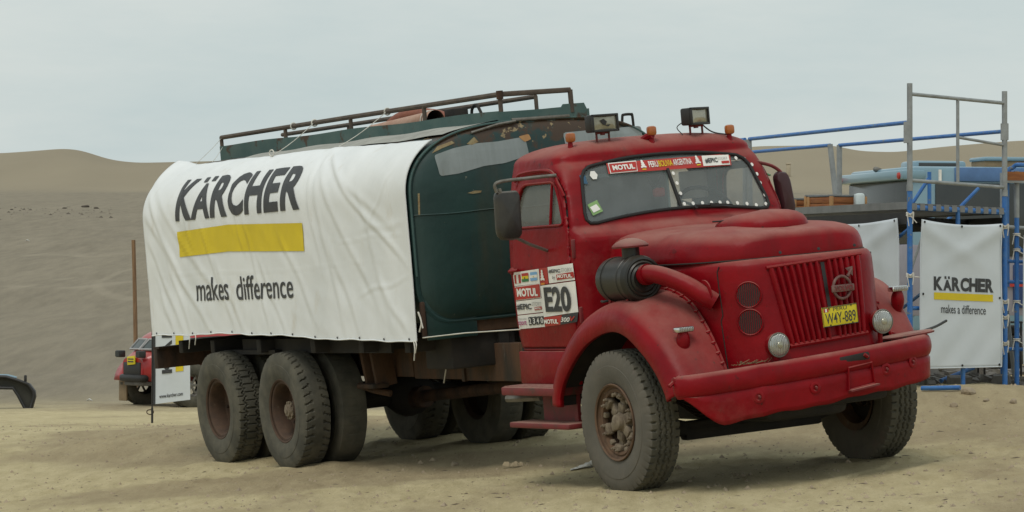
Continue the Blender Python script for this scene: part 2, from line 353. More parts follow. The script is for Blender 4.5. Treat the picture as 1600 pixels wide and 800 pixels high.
def ground_z(X,Y,detail=True):
    X=np.asarray(X,float); Y=np.asarray(Y,float)
    n=TR.col[2]
    Zp=TT.z-(n[0]*(np.clip(X,-4.5,4.6)-TT.x)+n[1]*(np.clip(Y,12,36)-TT.y))/n[2]
    Zp=Zp+.11*np.exp(-((X-3.9)**2/1.2+(Y-30.2)**2/3))
    left=np.interp(Y,[36,45,55,64,72,80,90,120,200,290,305,395],[-.13,-.45,-.8,-1.06,-1.24,-1.28,-1.05,.35,4.5,8.35,8.75,12.5])
    right=np.interp(Y,[36,60,90,120,200,290,305,395],[.5,.5,.6,1.3,4.8,8.4,8.75,12.5])
    k=smooth(-.02,.11,X/np.maximum(Y,1)); far=left*(1-k)+right*k
    b=smooth(33,42,Y); Z=Zp*(1-b)+far*b
    u=800+X/np.maximum(Y,1)*5000                                    # bearing of the dune crest
    row=np.interp(u,CREST_U,CREST_R)
    crest=CAMZ+(440-row)/5000*620
    t=np.clip((Y-395)/225,0,1); s=np.sin(t*pi/2)**1.25*.6+.4*t*t*(3-2*t)
    Z=Z+np.where(Y>395,(crest-12.5)*s,0)
    Z=np.where(Y>620,crest-(Y-620)*.12,Z)
    Z=np.where(Y>300,Z+.9*vnoise(X,Y,.022)*smooth(300,420,Y)*smooth(640,560,Y),Z)
    if detail:
        near=smooth(70,40,Y)
        Z=Z+near*(.026*vnoise(X,Y,.45)+.013*vnoise(X+9,Y*.5+3,1.7)+.011*vnoise(X,Y*.6+7,4.7)+.013*vnoise(X+5,Y*.6,11)*(.4+1.6*smooth(-.1,.3,vnoise(X,Y,.6))))
        Z=Z+smooth(40,80,Y)*(.25*vnoise(X,Y,.08)+.10*vnoise(X+4,Y,.33))*smooth(330,250,Y)
        # mound beside the flag, ridge of loose sand under the truck, wheel ruts
        Z=Z+.13*np.exp(-((X+3.9)**2/1.3+(Y-33.2)**2/2.2))+.14*np.exp(-((X-3.7)**2/5+(Y-28.6)**2/1.1))*smooth(2.4,3.4,X)
        rut=.003*np.sin((Y-23.2-.05*X+.15*vnoise(X,Y,.4))*2*pi/.5)*smooth(20,21.5,Y)*smooth(25.5,23.8,Y)*smooth(3,-1,X)
        Z=Z+rut
        for (x0,y0,x1,y1) in((-2,26.8,6,22.9),(1.5,21.2,6.5,29.5),(2.4,21.0,7.4,29.3)):      # wheel tracks with a tread print
            dx,dy=x1-x0,y1-y0; L2=math.hypot(dx,dy); a=((X-x0)*dx+(Y-y0)*dy)/L2; d=((X-x0)*dy-(Y-y0)*dx)/L2+.10*np.sin(a*.35)
            band=smooth(.17,.13,np.abs(d))*smooth(0,1.5,a)*smooth(L2,L2-1.5,a)*(.55+.9*vnoise(a,d,.5))
            Z=Z-band*(.007+.007*(np.sin((a+np.abs(d)*.7)*2*pi/.16)>.2))+.007*np.exp(-((np.abs(d)-.20)/.05)**2)*smooth(0,1.5,a)*smooth(L2,L2-1.5,a)
    for p in WHEEL_W:
        d2=(X-p.x)**2+(Y-p.y)**2; q=np.exp(-d2/.13)
        zp=TT.z-(n[0]*(X-TT.x)+n[1]*(Y-TT.y))/n[2]
        Z=Z*(1-q)+(zp+.022)*q+.03*np.exp(-((np.sqrt(d2)-.40)/.11)**2)*(.6+vnoise(X,Y,3.)*1.2)*(detail*1.0)
    return Z
def gz(x,y): return float(ground_z(np.array([x]),np.array([y]))[0])
def build_ground():
    az=np.concatenate([np.linspace(-180,-20,70)[:-1],np.linspace(-20,-12,40)[:-1],np.linspace(-12,12,520)[:-1],np.linspace(12,20,40)[:-1],np.linspace(20,180,70)[:-1]])*pi/180
    rad=np.concatenate([[.05,2,5,9,13,16.5,19],np.arange(20,36,.045),np.geomspace(36,90,150)[1:],np.geomspace(90,640,210)[1:],[700,820,1000,1400,2200,3500]])
    A,Rr=np.meshgrid(az,rad,indexing='ij'); X=np.sin(A)*Rr; Y=np.cos(A)*Rr
    Z=ground_z(X,Y); behind=Y<8
    Z=np.where(behind,-.05-.01*np.clip(-Y,0,60),Z); 
    Z=np.where(np.abs(A)>R_(60),np.clip(Z,-3,3),Z)
    na,nr=A.shape; V=np.stack([X,Y,Z],-1).reshape(-1,3)
    i=np.arange(na)[:,None]; j=np.arange(nr-1)[None]; ii=(i+1)%na
    Fq=np.stack([i*nr+j,i*nr+j+1,ii*nr+j+1,ii*nr+j],-1).reshape(-1,4)
    me=bpy.data.meshes.new('ground'); me.vertices.add(len(V)); me.vertices.foreach_set('co',V.astype(np.float32).ravel())
    me.loops.add(Fq.size); me.loops.foreach_set('vertex_index',Fq.astype(np.int32).ravel())
    me.polygons.add(len(Fq)); me.polygons.foreach_set('loop_start',np.arange(0,Fq.size,4,dtype=np.int32)); me.polygons.foreach_set('loop_total',np.full(len(Fq),4,dtype=np.int32))
    me.polygons.foreach_set('use_smooth',np.ones(len(Fq),dtype=bool)); me.update(calc_edges=True); me.validate()
    o=bpy.data.objects.new('ground',me); COL.objects.link(o); o['kind']='structure'
    # sand: trodden pale track in front, grey gravel slope, clean dune sand beyond the gravel crest
    m=bpy.data.materials.new('desert_sand'); m.use_nodes=True; t=m.node_tree; b=t.nodes['Principled BSDF']; lk=t.links.new
    b.inputs['Roughness'].default_value=.95; b.inputs['Specular IOR Level'].default_value=.15
    tc=N('ShaderNodeTexCoord',t); sx=N('ShaderNodeSeparateXYZ',t); lk(tc.outputs['Object'],sx.inputs[0])
    def noise(sc,det=6,stretch=(1,1,1),rough=.6):
        mp=N('ShaderNodeMapping',t); mp.inputs['Scale'].default_value=stretch; lk(tc.outputs['Object'],mp.inputs[0])
        n=N('ShaderNodeTexNoise',t); n.inputs['Scale'].default_value=sc; n.inputs['Detail'].default_value=det; n.inputs['Roughness'].default_value=rough; lk(mp.outputs[0],n.inputs[0]); return n.outputs[0]
    def ramp(fac,a,bb,ca,cb):
        r=N('ShaderNodeValToRGB',t); r.color_ramp.elements[0].position=a; r.color_ramp.elements[1].position=bb
        r.color_ramp.elements[0].color=(*ca,1); r.color_ramp.elements[1].color=(*cb,1); lk(fac,r.inputs[0]); return r.outputs[0]
    def mixc(f,a,c,mode='MIX'):
        x=N('ShaderNodeMix',t,data_type='RGBA',blend_type=mode)
        if isinstance(f,float): x.inputs[0].default_value=f
        else: lk(f,x.inputs[0])
        lk(a,x.inputs[6]); lk(c,x.inputs[7]); return x.outputs[2]
    def step(val,a,bb,nz=None,amp=0):
        if nz is not None:
            q=N('ShaderNodeMath',t,operation='MULTIPLY_ADD'); lk(nz,q.inputs[0]); q.inputs[1].default_value=amp; lk(val,q.inputs[2]); val=q.outputs[0]
        r=N('ShaderNodeMapRange',t,interpolation_type='SMOOTHSTEP'); r.inputs[1].default_value=a; r.inputs[2].default_value=bb; lk(val,r.inputs[0]); return r.outputs[0]
    track=ramp(noise(.9,8,(.8,.22,1)),.35,.68,(.53,.452,.27),(.43,.362,.21))
    streak=ramp(noise(7,9,(.8,.22,1),.72),.40,.64,(.57,.49,.305),(.36,.295,.165))
    near=mixc(.5,track,streak)
    loose=ramp(noise(4.2,9,(1,.25,1),.7),.4,.7,(.325,.262,.16),(.41,.34,.21))
    near=mixc(step(noise(.45,7,(.9,.35,1)),.53,.66),near,loose)
    def vsub(x0,y0,sx_,sy_):
        mp=N('ShaderNodeMapping',t); mp.vector_type='TEXTURE'; mp.inputs['Location'].default_value=(x0,y0,0); mp.inputs['Scale'].default_value=(sx_,sy_,1e5); lk(tc.outputs['Object'],mp.inputs[0])
        nn=N('ShaderNodeTexNoise',t); nn.inputs['Scale'].default_value=1.3; nn.inputs['Detail'].default_value=5; lk(tc.outputs['Object'],nn.inputs[0])
        ln=N('ShaderNodeVectorMath',t,operation='LENGTH'); lk(mp.outputs[0],ln.inputs[0])
        q=N('ShaderNodeMath',t,operation='MULTIPLY_ADD'); lk(nn.outputs[0],q.inputs[0]); q.inputs[1].default_value=.6; lk(ln.outputs['Value'],q.inputs[2]); return q.outputs[0],ln.outputs['Value']
    near=mixc(step(vsub(-3.1,34.5,2.4,4.6)[0],1.35,1.05),near,loose)        # loose grey sand heaped behind the rear wheels
    near=mixc(step(vsub(-.4,27.3,4.2,1.5)[0],1.35,1.0),near,loose); near=mixc(step(vsub(3.4,27.6,2.6,2.4)[0],1.35,1.0),near,loose)
    slope=ramp(noise(.30,9,(.7,.06,1),.68),.36,.66,(.256,.223,.166),(.205,.178,.133))
    slope2=ramp(noise(1.9,9,(.8,.07,1),.75),.40,.62,(.275,.24,.18),(.172,.15,.112))
    slope=mixc(.45,slope,slope2)
    dune=ramp(noise(.018,9,(1,.25,1),.6),.35,.66,(.30,.258,.185),(.262,.224,.16))
    nzb=noise(.25,5)
    def rgbn(cc):
        r=N('ShaderNodeRGB',t); r.outputs[0].default_value=(*cc,1); return r.outputs[0]
    for x0,y0,sx_,sy_,w_ in((-24.5,150,4.2,22,.10),(-27,158,4.6,26,.09),(-19.5,155,3.6,20,.11),(-21,160,5.2,26,.07),(-15,150,3.6,20,.08),(-26,118,6.5,14,.05)):   # old pale wheel loops on the slope
        l_=vsub(x0,y0,sx_,sy_)[1]
        q=N('ShaderNodeMath',t,operation='SUBTRACT'); lk(l_,q.inputs[0]); q.inputs[1].default_value=1
        qa=N('ShaderNodeMath',t,operation='ABSOLUTE'); lk(q.outputs[0],qa.inputs[0])
        mk=step(qa.outputs[0],w_,w_*.2); ml=N('ShaderNodeMath',t,operation='MULTIPLY'); lk(mk,ml.inputs[0]); lk(step(noise(.09,3),.48,.62),ml.inputs[1])
        m2=N('ShaderNodeMath',t,operation='MULTIPLY'); lk(ml.outputs[0],m2.inputs[0]); m2.inputs[1].default_value=.38
        slope=mixc(m2.outputs[0],slope,rgbn((.33,.29,.22)))
    c=mixc(step(sx.outputs[1],68,92,nzb,14),near,slope)
    c=mixc(step(sx.outputs[1],395,450,nzb,30),c,dune)
    # pebbles, dark stains
    peb=ramp(noise(26,3),.64,.70,(1,1,1),(.55,.50,.44)); c=mixc(.8,c,peb,'MULTIPLY'); lp=ramp(noise(17,4),.66,.72,(1,1,1),(1.3,1.28,1.22)); c=mixc(.8,c,lp,'MULTIPLY')
    gr=ramp(noise(110,3),.3,.7,(.86,.86,.86),(1.12,1.12,1.12)); c=mixc(.7,c,gr,'MULTIPLY')
    lk(c,b.inputs['Base Color'])
    bp=N('ShaderNodeBump',t); bp.inputs['Strength'].default_value=.85; bp.inputs['Distance'].default_value=.04; lk(noise(11,10,(1,.35,1),.78),bp.inputs['Height']); lk(bp.outputs[0],b.inputs['Normal'])
    me.materials.append(m)
build_ground()
# ================================================================== THE TANKER TRUCK
truck=empty('tanker_truck',TT,'old red bonneted tanker truck with green tank and ten dusty tyres','truck')
truck.rotation_euler=TR.to_euler()
# ---- cab shell -------------------------------------------------
YC=-.04; XC=-1.33
def cab_par(z):
    w_=lerp(z,[1.03,1.25,1.65,1.95,2.05,2.40,2.46],[.945,.975,.985,.972,.962,.905,.890])
    xf=lerp(z,[1.03,1.86,1.905,1.96,2.05,2.40,2.46],[-.60,-.60,-.63,-.70,-.735,-.885,-.925])
    xr=lerp(z,[1.03,1.65,2.2,2.46],[-1.82,-1.86,-1.86,-1.83])
    n=lerp(z,[1.0,1.88,2.0,2.3,2.46],[10,10,14,13,6.5])
    return w_,xf-XC,XC-xr,n
def cab_side(x,z,sg):
    w_,af,ar,n=cab_par(z); a=af if x>XC else ar; m=n if x>XC else 7
    q=max(0,1-min(1,abs(x-XC)/a)**m); return YC+sg*w_*q**(1/m)
def cab_front(y,z):
    w_,af,ar,n=cab_par(z); q=max(0,1-min(1,abs(y-YC)/w_)**n); return XC+af*q**(1/n)
def cab_rear(y,z):
    w_,af,ar,n=cab_par(z); q=max(0,1-min(1,abs(y-YC)/w_)**7); return XC-ar*q**(1/7)
NC=340
def cab_ring(z,s=1,zz=None):
    w_,af,ar,n=cab_par(z); k=np.linspace(0,2*pi,2400,endpoint=False); c_,s_=np.cos(k),np.sin(k)
    e=np.where(c_>0,n,7.0)
    x=np.where(c_>0,af,ar)*np.sign(c_)*np.abs(c_)**(2/e); y=w_*np.sign(s_)*np.abs(s_)**(2/e)
    x=np.append(x,x[0]); y=np.append(y,y[0]); L_=np.concatenate([[0],np.cumsum(np.hypot(np.diff(x),np.diff(y)))])
    t=np.linspace(0,L_[-1],NC,endpoint=False); x=np.interp(t,L_,x); y=np.interp(t,L_,y)
    return np.stack([XC+x*s,YC+y*s,np.full(NC,z if zz is None else zz)],1)
ZS=np.concatenate([np.linspace(1.03,1.86,42),np.linspace(1.88,2.46,36)])
rings=[cab_ring(z) for z in ZS]
for s in (.997,.985,.965,.94,.91,.87,.82,.75,.65,.5,.33,.15,.01):
    u=(1-s**3)**(1/2.2); rings.append(cab_ring(2.46,s,2.46+.165*u))
CG=np.array(rings)                               # rows x NC x 3
def rounded(poly,r,n=6):
    """closed polygon with rounded corners"""
    P=[Vector((p[0],p[1])) for p in poly]; out=[]; N_=len(P)
    for i in range(N_):
        rr=r[i] if hasattr(r,'__len__') else r
        a,b,c=P[i-1],P[i],P[(i+1)%N_]; d1=(a-b); d2=(c-b); q=min(rr,d1.length*.49,d2.length*.49)
        p1=b+d1.normalized()*q; p2=b+d2.normalized()*q
        for k in range(n+1):
            t=k/n; out.append((p1*(1-t)**2+b*2*t*(1-t)+p2*t*t)[:])
    # densify
    D=[]
    for i in range(len(out)):
        a=np.array(out[i]); b=np.array(out[(i+1)%len(out)]); m=max(1,int(np.hypot(*(b-a))/.015))
        for k in range(m): D.append(a+(b-a)*k/m)
    return np.array(D)
def inside(poly,x,y):
    X,Y=poly[:,0],poly[:,1]; X2,Y2=np.roll(X,-1),np.roll(Y,-1); x=np.asarray(x)[...,None]; y=np.asarray(y)[...,None]
    c=((Y>y)!=(Y2>y))&(x<(X2-X)*(y-Y)/(Y2-Y+1e-12)+X); return c.sum(-1)%2==1
WS=rounded([(-.835+YC,1.965),(-.45+YC,2.018),(YC,2.042),(.45+YC,2.018),(.835+YC,1.965),(.735+YC,2.40),(.36+YC,2.455),(YC,2.468),(-.36+YC,2.455),(-.735+YC,2.40)],[.10,.2,.3,.2,.10,.10,.2,.3,.2,.10])
DOOR=rounded([(-1.715,1.05),(-.75,1.05),(-.74,1.6),(-.755,1.98),(-.862,2.25),(-.985,2.375),(-1.56,2.375),(-1.62,2.20),(-1.675,1.70)],[.05,.04,.1,.15,.14,.10,.10,.12,.1])
DWIN=rounded([(-1.61,1.985),(-.80,1.985),(-.90,2.20),(-.975,2.315),(-1.50,2.315),(-1.57,2.15)],[.05,.05,.10,.12,.09,.12])
RWIN=rounded([(-.80+YC,2.02),(.80+YC,2.02),(.78+YC,2.36),(-.78+YC,2.36)],.08)
# which flat parameters each polygon lives in: side -1/+1 uses (x,z), front/rear use (y,z)
WZ=lambda z:np.interp(z,[1.03,1.25,1.65,1.95,2.05,2.40,2.46],[.945,.975,.985,.972,.962,.905,.890])
AZ=lambda z:np.interp(z,[1.03,1.86,1.905,1.96,2.05,2.40,2.46],[-.60,-.60,-.63,-.70,-.735,-.885,-.925])-XC
def snap_patch(keep,polys,offset=0.0):
    """cut a patch out of the cab surface. polys: list of (poly, face) ; keep(centres, face masks) -> bool array"""
    G=CG.copy(); nr=G.shape[0]
    P=G.reshape(-1,3)
    for poly,face in polys:
        if face in('R','L'):
            sg=-1 if face=='R' else 1; sel=((P[:,1]-YC)*sg>.70*WZ(P[:,2]))&(P[:,0]>-1.80)&(P[:,0]<-.55)&(P[:,2]<2.459); a=P[:,0]
        elif face=='F': sel=(P[:,0]>XC+.8*AZ(P[:,2]))&(P[:,2]>1.88)&(np.abs(P[:,1]-YC)<.93*WZ(P[:,2])); a=P[:,1]
        else: sel=(P[:,0]<-1.6)&(np.abs(P[:,1]-YC)<.9); a=P[:,1]
        idx=np.where(sel)[0]; Q=np.stack([a[idx],P[idx,2]],1)
        d=np.hypot(Q[:,None,0]-poly[None,:,0],Q[:,None,1]-poly[None,:,1]); j=d.argmin(1); md=d.min(1)
        for i_,k in enumerate(idx):
            if md[i_]<.0125:
                p=poly[j[i_]]
                if face in('R','L'): P[k]=(p[0],cab_side(p[0],min(p[1],2.459),-1 if face=='R' else 1),p[1])
                elif face=='F': P[k]=(cab_front(p[0],min(p[1],2.459)) if p[1]<2.46 else P[k,0],p[0],p[1])
                else: P[k]=(cab_rear(p[0],p[1]),p[0],p[1])
    G=P.reshape(nr,NC,3)
    c=(G[:-1]+G[1:]+np.roll(G,-1,1)[:-1]+np.roll(G,-1,1)[1:])/4
    C=c.reshape(-1,3); K=keep(C)
    fs=[]
    for f in np.where(K)[0]:
        i,j=divmod(f,NC); fs.append((i*NC+j,i*NC+(j+1)%NC,(i+1)*NC+(j+1)%NC,(i+1)*NC+j))
    used=sorted({v for f in fs for v in f}); mpv={v:i for i,v in enumerate(used)}
    mb=MB()
    V=[G.reshape(-1,3)[v] for v in used]
    if offset:
        ctr=np.array([XC,YC,0]); V=[p+(lambda d:d/np.linalg.norm(d))(np.array([(p[0]-XC)*.9,(p[1]-YC)*.9,0]))*offset for p in V]
    mb.add(V,[tuple(mpv[v] for v in f) for f in fs]); return mb
def inR(C,poly): return (C[:,1]-YC<-.70*WZ(C[:,2]))&(C[:,2]<2.46)&inside(poly,C[:,0],C[:,2])
def inL(C,poly): return (C[:,1]-YC>.70*WZ(C[:,2]))&(C[:,2]<2.46)&inside(poly,C[:,0],C[:,2])
def inF(C,poly): return (C[:,0]>XC+.78*AZ(C[:,2]))&inside(poly,C[:,1],C[:,2])
def inB(C,poly): return (C[:,0]<-1.6)&inside(poly,C[:,1],C[:,2])
def shrink(poly,d):
    c=poly.mean(0); n=len(poly); t=np.roll(poly,-3,0)-np.roll(poly,3,0); t/=np.linalg.norm(t,axis=1)[:,None]+1e-9
    nn=np.stack([-t[:,1],t[:,0]],1); s=np.sign(((c-poly)*nn).sum(1).mean()); return poly+nn*d*s
def solid(o,th,off=-1,m2=None):
    md=o.modifiers.new('thickness','SOLIDIFY'); md.thickness=th; md.offset=off; md.use_even_offset=False
    if m2: o.data.materials.append(m2); md.material_offset=1; md.material_offset_rim=0
    return o
DOORO=shrink(DOOR,-.004); DOORI=shrink(DOOR,.006)
allp=[(WS,'F'),(DOORO,'R'),(DOORO,'L'),(RWIN,'B')]
cab=snap_patch(lambda C:~inF(C,WS)&~inR(C,DOORO)&~inL(C,DOORO)&~inB(C,RWIN),allp).build('cab',RED,truck,sharp=50)
solid(cab,.03,-1,INT)
doors=[]
for fc,fn in (('R',inR),('L',inL)):
    d=snap_patch(lambda C:fn(C,DOORI)&~fn(C,DWIN),[(DOORI,fc),(DWIN,fc)],.006).build('door',RED,truck,sharp=50); solid(d,.03,-1,INT)
    g=snap_patch(lambda C:fn(C,DWIN),[(DWIN,fc)],-.012).build('window',GLASSD if fc=='R' else GLASS,d)
    sg=-1 if fc=='R' else 1
    path=[(p[0],cab_side(p[0],p[1],sg)+sg*.008,p[1]) for p in DWIN[::2]]
    MB().tube(path,.011,6,closed=True).build('window_seal',RUBBER if fc=='L' else RED,d)
    yb=lambda x,z:cab_side(x,z,sg)+sg*.004
    MB().tube([(-1.01,yb(-1.01,1.99),1.985),(-1.01,yb(-1.01,2.31),2.315)],.012,6).build('quarter_bar',RED,d)
    h=MB(); h.tube(catmull([(-1.69,yb(-1.69,1.655)+sg*.015,1.652),(-1.64,yb(-1.64,1.655)+sg*.035,1.657),(-1.51,yb(-1.51,1.66)+sg*.03,1.662)],5),[.010]*4+[.013]*7,8)
    h.lathe([(0,.0),(0,.03),(.02,.026),(.022,0)],(-1.655,yb(-1.655,1.655),1.655),(0,sg,0),12).build('door_handle',RED,d)
    if fc=='R':
        # dusty bottom half of the wound-down pane and the quarter light behind it
        MB().box((-.70,cab_side(-.70,1.80,-1)-.004,1.80),(.022,.03,.14),bev=.006).build('hinge',REDBARE,d)
        MB().box((-.685,cab_side(-.685,1.30,-1)-.004,1.30),(.022,.03,.12),bev=.006).build('hinge',REDBARE,d)
        rg=MB(); rg.tube(catmull([(-1.60,yb(-1.60,2.385)-.02,2.35),(-1.47,yb(-1.40,2.40)-.022,2.405),(-1.04,yb(-1.04,2.40)-.02,2.402),(-.90,yb(-.90,2.29)-.018,2.29),(-.84,yb(-.84,2.2)-.012,2.2)],8),.014,6).build('rain_gutter',RED,truck)
    doors.append(d)
# windscreen: two panes, rubber gasket, centre post
for sgn,nm in ((-1,'windscreen_pane'),(1,'windscreen_pane')):
    p=snap_patch(lambda C:inF(C,WS)&((C[:,1]-YC)*sgn>0),[(WS,'F')],-.012).build('windscreen_pane',GLASS,truck)
    if sgn<0: paneR=p
    else: paneL=p
gk=MB(); gk.tube([(cab_front(p[0],min(p[1],2.459))+.004-(max(0,p[1]-2.459)*.6),p[0],p[1]) for p in WS[::2]],.0135,8,closed=True).build('windscreen_gasket',RUBBER,truck)
MB().tube([(cab_front(YC,2.05)+.006,.0-.01,2.035),(cab_front(YC,2.25)+.004,-.025,2.25),(cab_front(YC,2.34)+.0,-.03,2.345)],.015,8).build('windscreen_post',RUBBER,truck)
def wsp(y,z,off=.006): return (cab_front(y,min(z,2.459))+off,y,z)
# stickers on the glass (flat print)
def ws_quad(name,pts,m,par,off): return quad_obj(name,lambda a,b:wsp(a,b,off),pts,m,par,cut=.08)
strip=ws_quad('sun_strip',[(-.555,2.342),(.545,2.332),(.565,2.424),(-.545,2.424)],PRED,truck,.008)
ws_quad('logo_panel',[(-.54,2.343),(-.298,2.345),(-.282,2.428),(-.533,2.425)],PWHITE,strip,.012)
ws_quad('logo_panel',[(-.533,2.350),(-.304,2.352),(-.289,2.421),(-.527,2.418)],PRED,strip,.015)
text_obj('lettering','MOTUL',lambda a,b:wsp(a,b,.018),-.51,-.315,2.366,2.405,PWHITE,strip,bold=.045,cut=.06)
text_obj('lettering','PERU',lambda a,b:wsp(a,b,.012),-.185,-.102,2.366,2.414,PWHITE,strip,bold=.016)
text_obj('lettering','BOLIVIA',lambda a,b:wsp(a,b,.012),-.096,.028,2.366,2.414,PRINTY,strip,bold=.016)
text_obj('lettering','ARGENTINA',lambda a,b:wsp(a,b,.012),.034,.202,2.366,2.414,PWHITE,strip,bold=.016)
ws_quad('hashtag_panel',[(.292,2.343),(.534,2.338),(.548,2.416),(.305,2.424)],PWHITE,strip,.012)
text_obj('lettering','#EPIC',lambda a,b:wsp(a,b,.016),.318,.432,2.362,2.402,PRINTK,strip,bold=.03)
text_obj('lettering','STORY',lambda a,b:wsp(a,b,.016),.438,.525,2.382,2.402,PGREY,strip)
ws_quad('small_logo_panel',[(.46,2.352),(.53,2.351),(.531,2.370),(.461,2.371)],PRED,strip,.016)
def figure(name,mp,cx,cz,h,par,m):
    """little seated figure mark: turban, face, folded robe"""
    P=[(0,.5),(.10,.46),(.14,.38),(.10,.30),(.20,.20),(.13,.10),(.26,.00),(.15,-.08),(.34,-.2),(.30,-.34),(.0,-.28),(-.30,-.34),(-.34,-.2),(-.15,-.08),(-.26,.0),(-.13,.10),(-.20,.20),(-.10,.30),(-.14,.38),(-.10,.46)]
    return quad_obj(name,mp,[(cx+a*h,cz+b*h) for a,b in P],m,par)
for cx in(-.235,.254):
    figure('figure_mark',lambda a,b:wsp(a,b,.012),cx,2.392,.075,strip,PWHITE)
    ws_quad('date_mark',[(cx-.018,2.352),(cx+.018,2.352),(cx+.018,2.36),(cx-.018,2.36)],PRINTY,strip,.012)
quad_obj('inspection_sticker',lambda a,b:wsp(a,b,.006),[(-.812,2.122),(-.72,2.152),(-.697,2.063),(-.793,2.036)],PGREENL,paneR)
quad_obj('inspection_sticker_centre',lambda a,b:wsp(a,b,.009),[(-.799,2.101),(-.738,2.121),(-.715,2.079),(-.782,2.058)],PWHITE,paneR)
quad_obj('hexagonal_sticker',lambda a,b:wsp(a,b,.008),[(-.685+.034*cos(k*pi/3),2.342+.036*sin(k*pi/3)) for k in range(6)],PWHITE,paneR)
quad_obj('blue_sticker',lambda a,b:wsp(a,b,.006),[(-.805,2.285),(-.755,2.280),(-.757,2.347),(-.803,2.35)],PBLUE,paneR)
for y,z in [(.607,2.385),(.683,2.375),(.735,2.325),(.752,2.248),(.756,2.177),(.762,2.08),(.745,2.01),(.655,2.008),(.575,2.024),(.492,2.036),(.407,2.046),(.339,2.052),(.264,2.056),(.183,2.060),(.1,2.063),(.022,2.066),(.018,2.148),(.014,2.229),(.008,2.307)]:
    quad_obj('dot_sticker',lambda a,b:wsp(a,b,.008),[(y+.0135*cos(k*pi/5),z+.0145*sin(k*pi/5)) for k in range(10)],PWHITE,paneL)
wp=MB(); wp.lathe([(0,0),(0,.018),(.03,.016),(.034,0)],(-.70,.09,2.03),(1,0,.3),10); wp.tube([(-.675,.09,2.045),(-.655,.25,2.035),(-.64,.38,2.012)],.010,6); wp.box((-.65,.30,2.032),(.016,.20,.022),Matrix.Rotation(-.12,3,'X')).build('wiper',BLACK,truck)
# interior: bench, steering wheel, dash, rear-window cloth, little hanging toy
MB().box((-1.55,YC,1.55),(.16,1.75,.75),bev=.05).box((-1.30,YC,1.30),(.6,1.75,.2),bev=.05).build('bench_seat',SEAT,truck)
MB().box((-.90,YC,1.84),(.22,1.78,.2),bev=.05).build('dashboard',INT,truck)
sw=MB(); ctr=Vector((-1.03,.40,2.0)); ux=Vector((0,1,0)); uy=Vector((-.62,0,.78)).normalized()
sw.tube([ctr+ux*(.235*cos(a))+uy*(.235*sin(a)) for a in np.linspace(0,2*pi,32,endpoint=False)],.017,8,closed=True)
for a in (.5,2.6,-1.57): sw.tube([ctr,ctr+ux*(.23*cos(a))+uy*(.23*sin(a))],.012,6)
sw.lathe([(-.02,0),(-.02,.05),(.02,.05),(.03,0)],ctr,ux.cross(uy),14); sw.tube([ctr,ctr+Vector((.25,0,-.28))],.025,8).build('steering_wheel',BLACK,truck)
MB().box((-1.71,-.05,2.16),(.02,1.0,.33),bev=.008).build('rear_window_pale_panel',GREYP,truck)  # pale panel put in to stand for the light rear window
MB().box((-1.70,.70,2.21),(.02,.26,.22),bev=.01).build('rear_window_cloth',PWHITE,truck)
ty=MB(); ty.box((-1.0,.02-.06,2.17),(.05,.10,.075),bev=.02); 
ty.build('hanging_toy',PRED,truck)
MB().tube(catmull([(-1.0,-.075,2.205),(-1.0,-.10,2.25),(-1.0,-.125,2.30)],4),[.018]*8+[.006],8).tube(catmull([(-1.0,-.045,2.205),(-1.0,-.02,2.25),(-1.0,.005,2.30)],4),[.018]*8+[.006],8).build('toy_ears',BLACK,truck)
# ---- door decals ------------------------------------------------
def dxy(zx,zy):
    u=790+zx/7.275; r=410+zy/7.275; z=1.64-(r-427)*.00506+(u-803)*.00025
    return (-1.645+(u-803)*.01033-.05*(1.64-z)/.44, z)
def dmap(off): return lambda a,b:(a,cab_side(a,b,-1)-.006-off,b)
def decal(name,pts,m,par=None,off=.004): return quad_obj(name,dmap(off),[dxy(*p) for p in pts],m,par or truck,cut=.06)
def dtext(body,a,b,m,par,bold=0,shear=0,off=.010):
    (x0,z1),(x1,z0)=dxy(*a),dxy(*b); return text_obj('lettering',body,dmap(off),x0,x1,z0,z1,m,par,bold=bold,shear=shear,cut=.08)
d1=decal('flag_decal',[(90,118),(397,103),(403,262),(103,270)],PWHITE)
for x0,cols,ver in ((112,[PRED,PWHITE,PRED],1),(200,[PRED,PRINTY,PGREEN],0),(299,[PSKY,PWHITE,PSKY],0)):
    for k,m in enumerate(cols):
        if ver: a,b,c_,e=x0+k*25,x0+(k+1)*25,146,242
        else: a,b,c_,e=x0,x0+78,142+k*32-x0*.03,142+(k+1)*32-x0*.03
        decal('flag_stripe',[(a,c_),(b,c_-2),(b+3,e-2),(a+3,e)],m,d1,.008)
decal('flag_emblem',[(234,180),(242,180),(242,198),(234,198)],PRINTK,d1,.011); decal('flag_emblem',[(334,176),(344,176),(344,188),(334,188)],PRINTY,d1,.011)
d2=decal('figure_decal',[(404,102),(494,96),(500,276),(408,285)],PRED)
cx,cz=dxy(438,188); figure('figure_mark',dmap(.008),cx,cz,.10,d2,PWHITE); decal('date_mark',[(420,262),(462,260),(462,282),(420,284)],PORANGE,d2,.008)
d3=decal('hashtag_decal',[(497,95),(750,80),(765,262),(508,274)],PWHITE)
dtext('#EPIC',(512,122),(645,170),PRINTK,d3,.03); dtext('STORY',(652,120),(752,166),PGREY,d3); dtext('by',(552,192),(584,240),PRINTK,d3)
decal('logo_panel',[(596,186),(758,172),(764,236),(600,246)],PRED,d3,.008); dtext('MOTUL',(608,186),(752,232),PWHITE,d3,.04)
d4=decal('oil_logo_decal',[(103,277),(405,262),(408,424),(110,434)],PWHITE)
decal('logo_panel',[(106,284),(402,270),(404,417),(113,427)],PRED,d4,.008); dtext('MOTUL',(134,298),(380,402),PWHITE,d4,.045)
d5=decal('hashtag_decal',[(110,442),(420,430),(421,582),(118,592)],PWHITE)
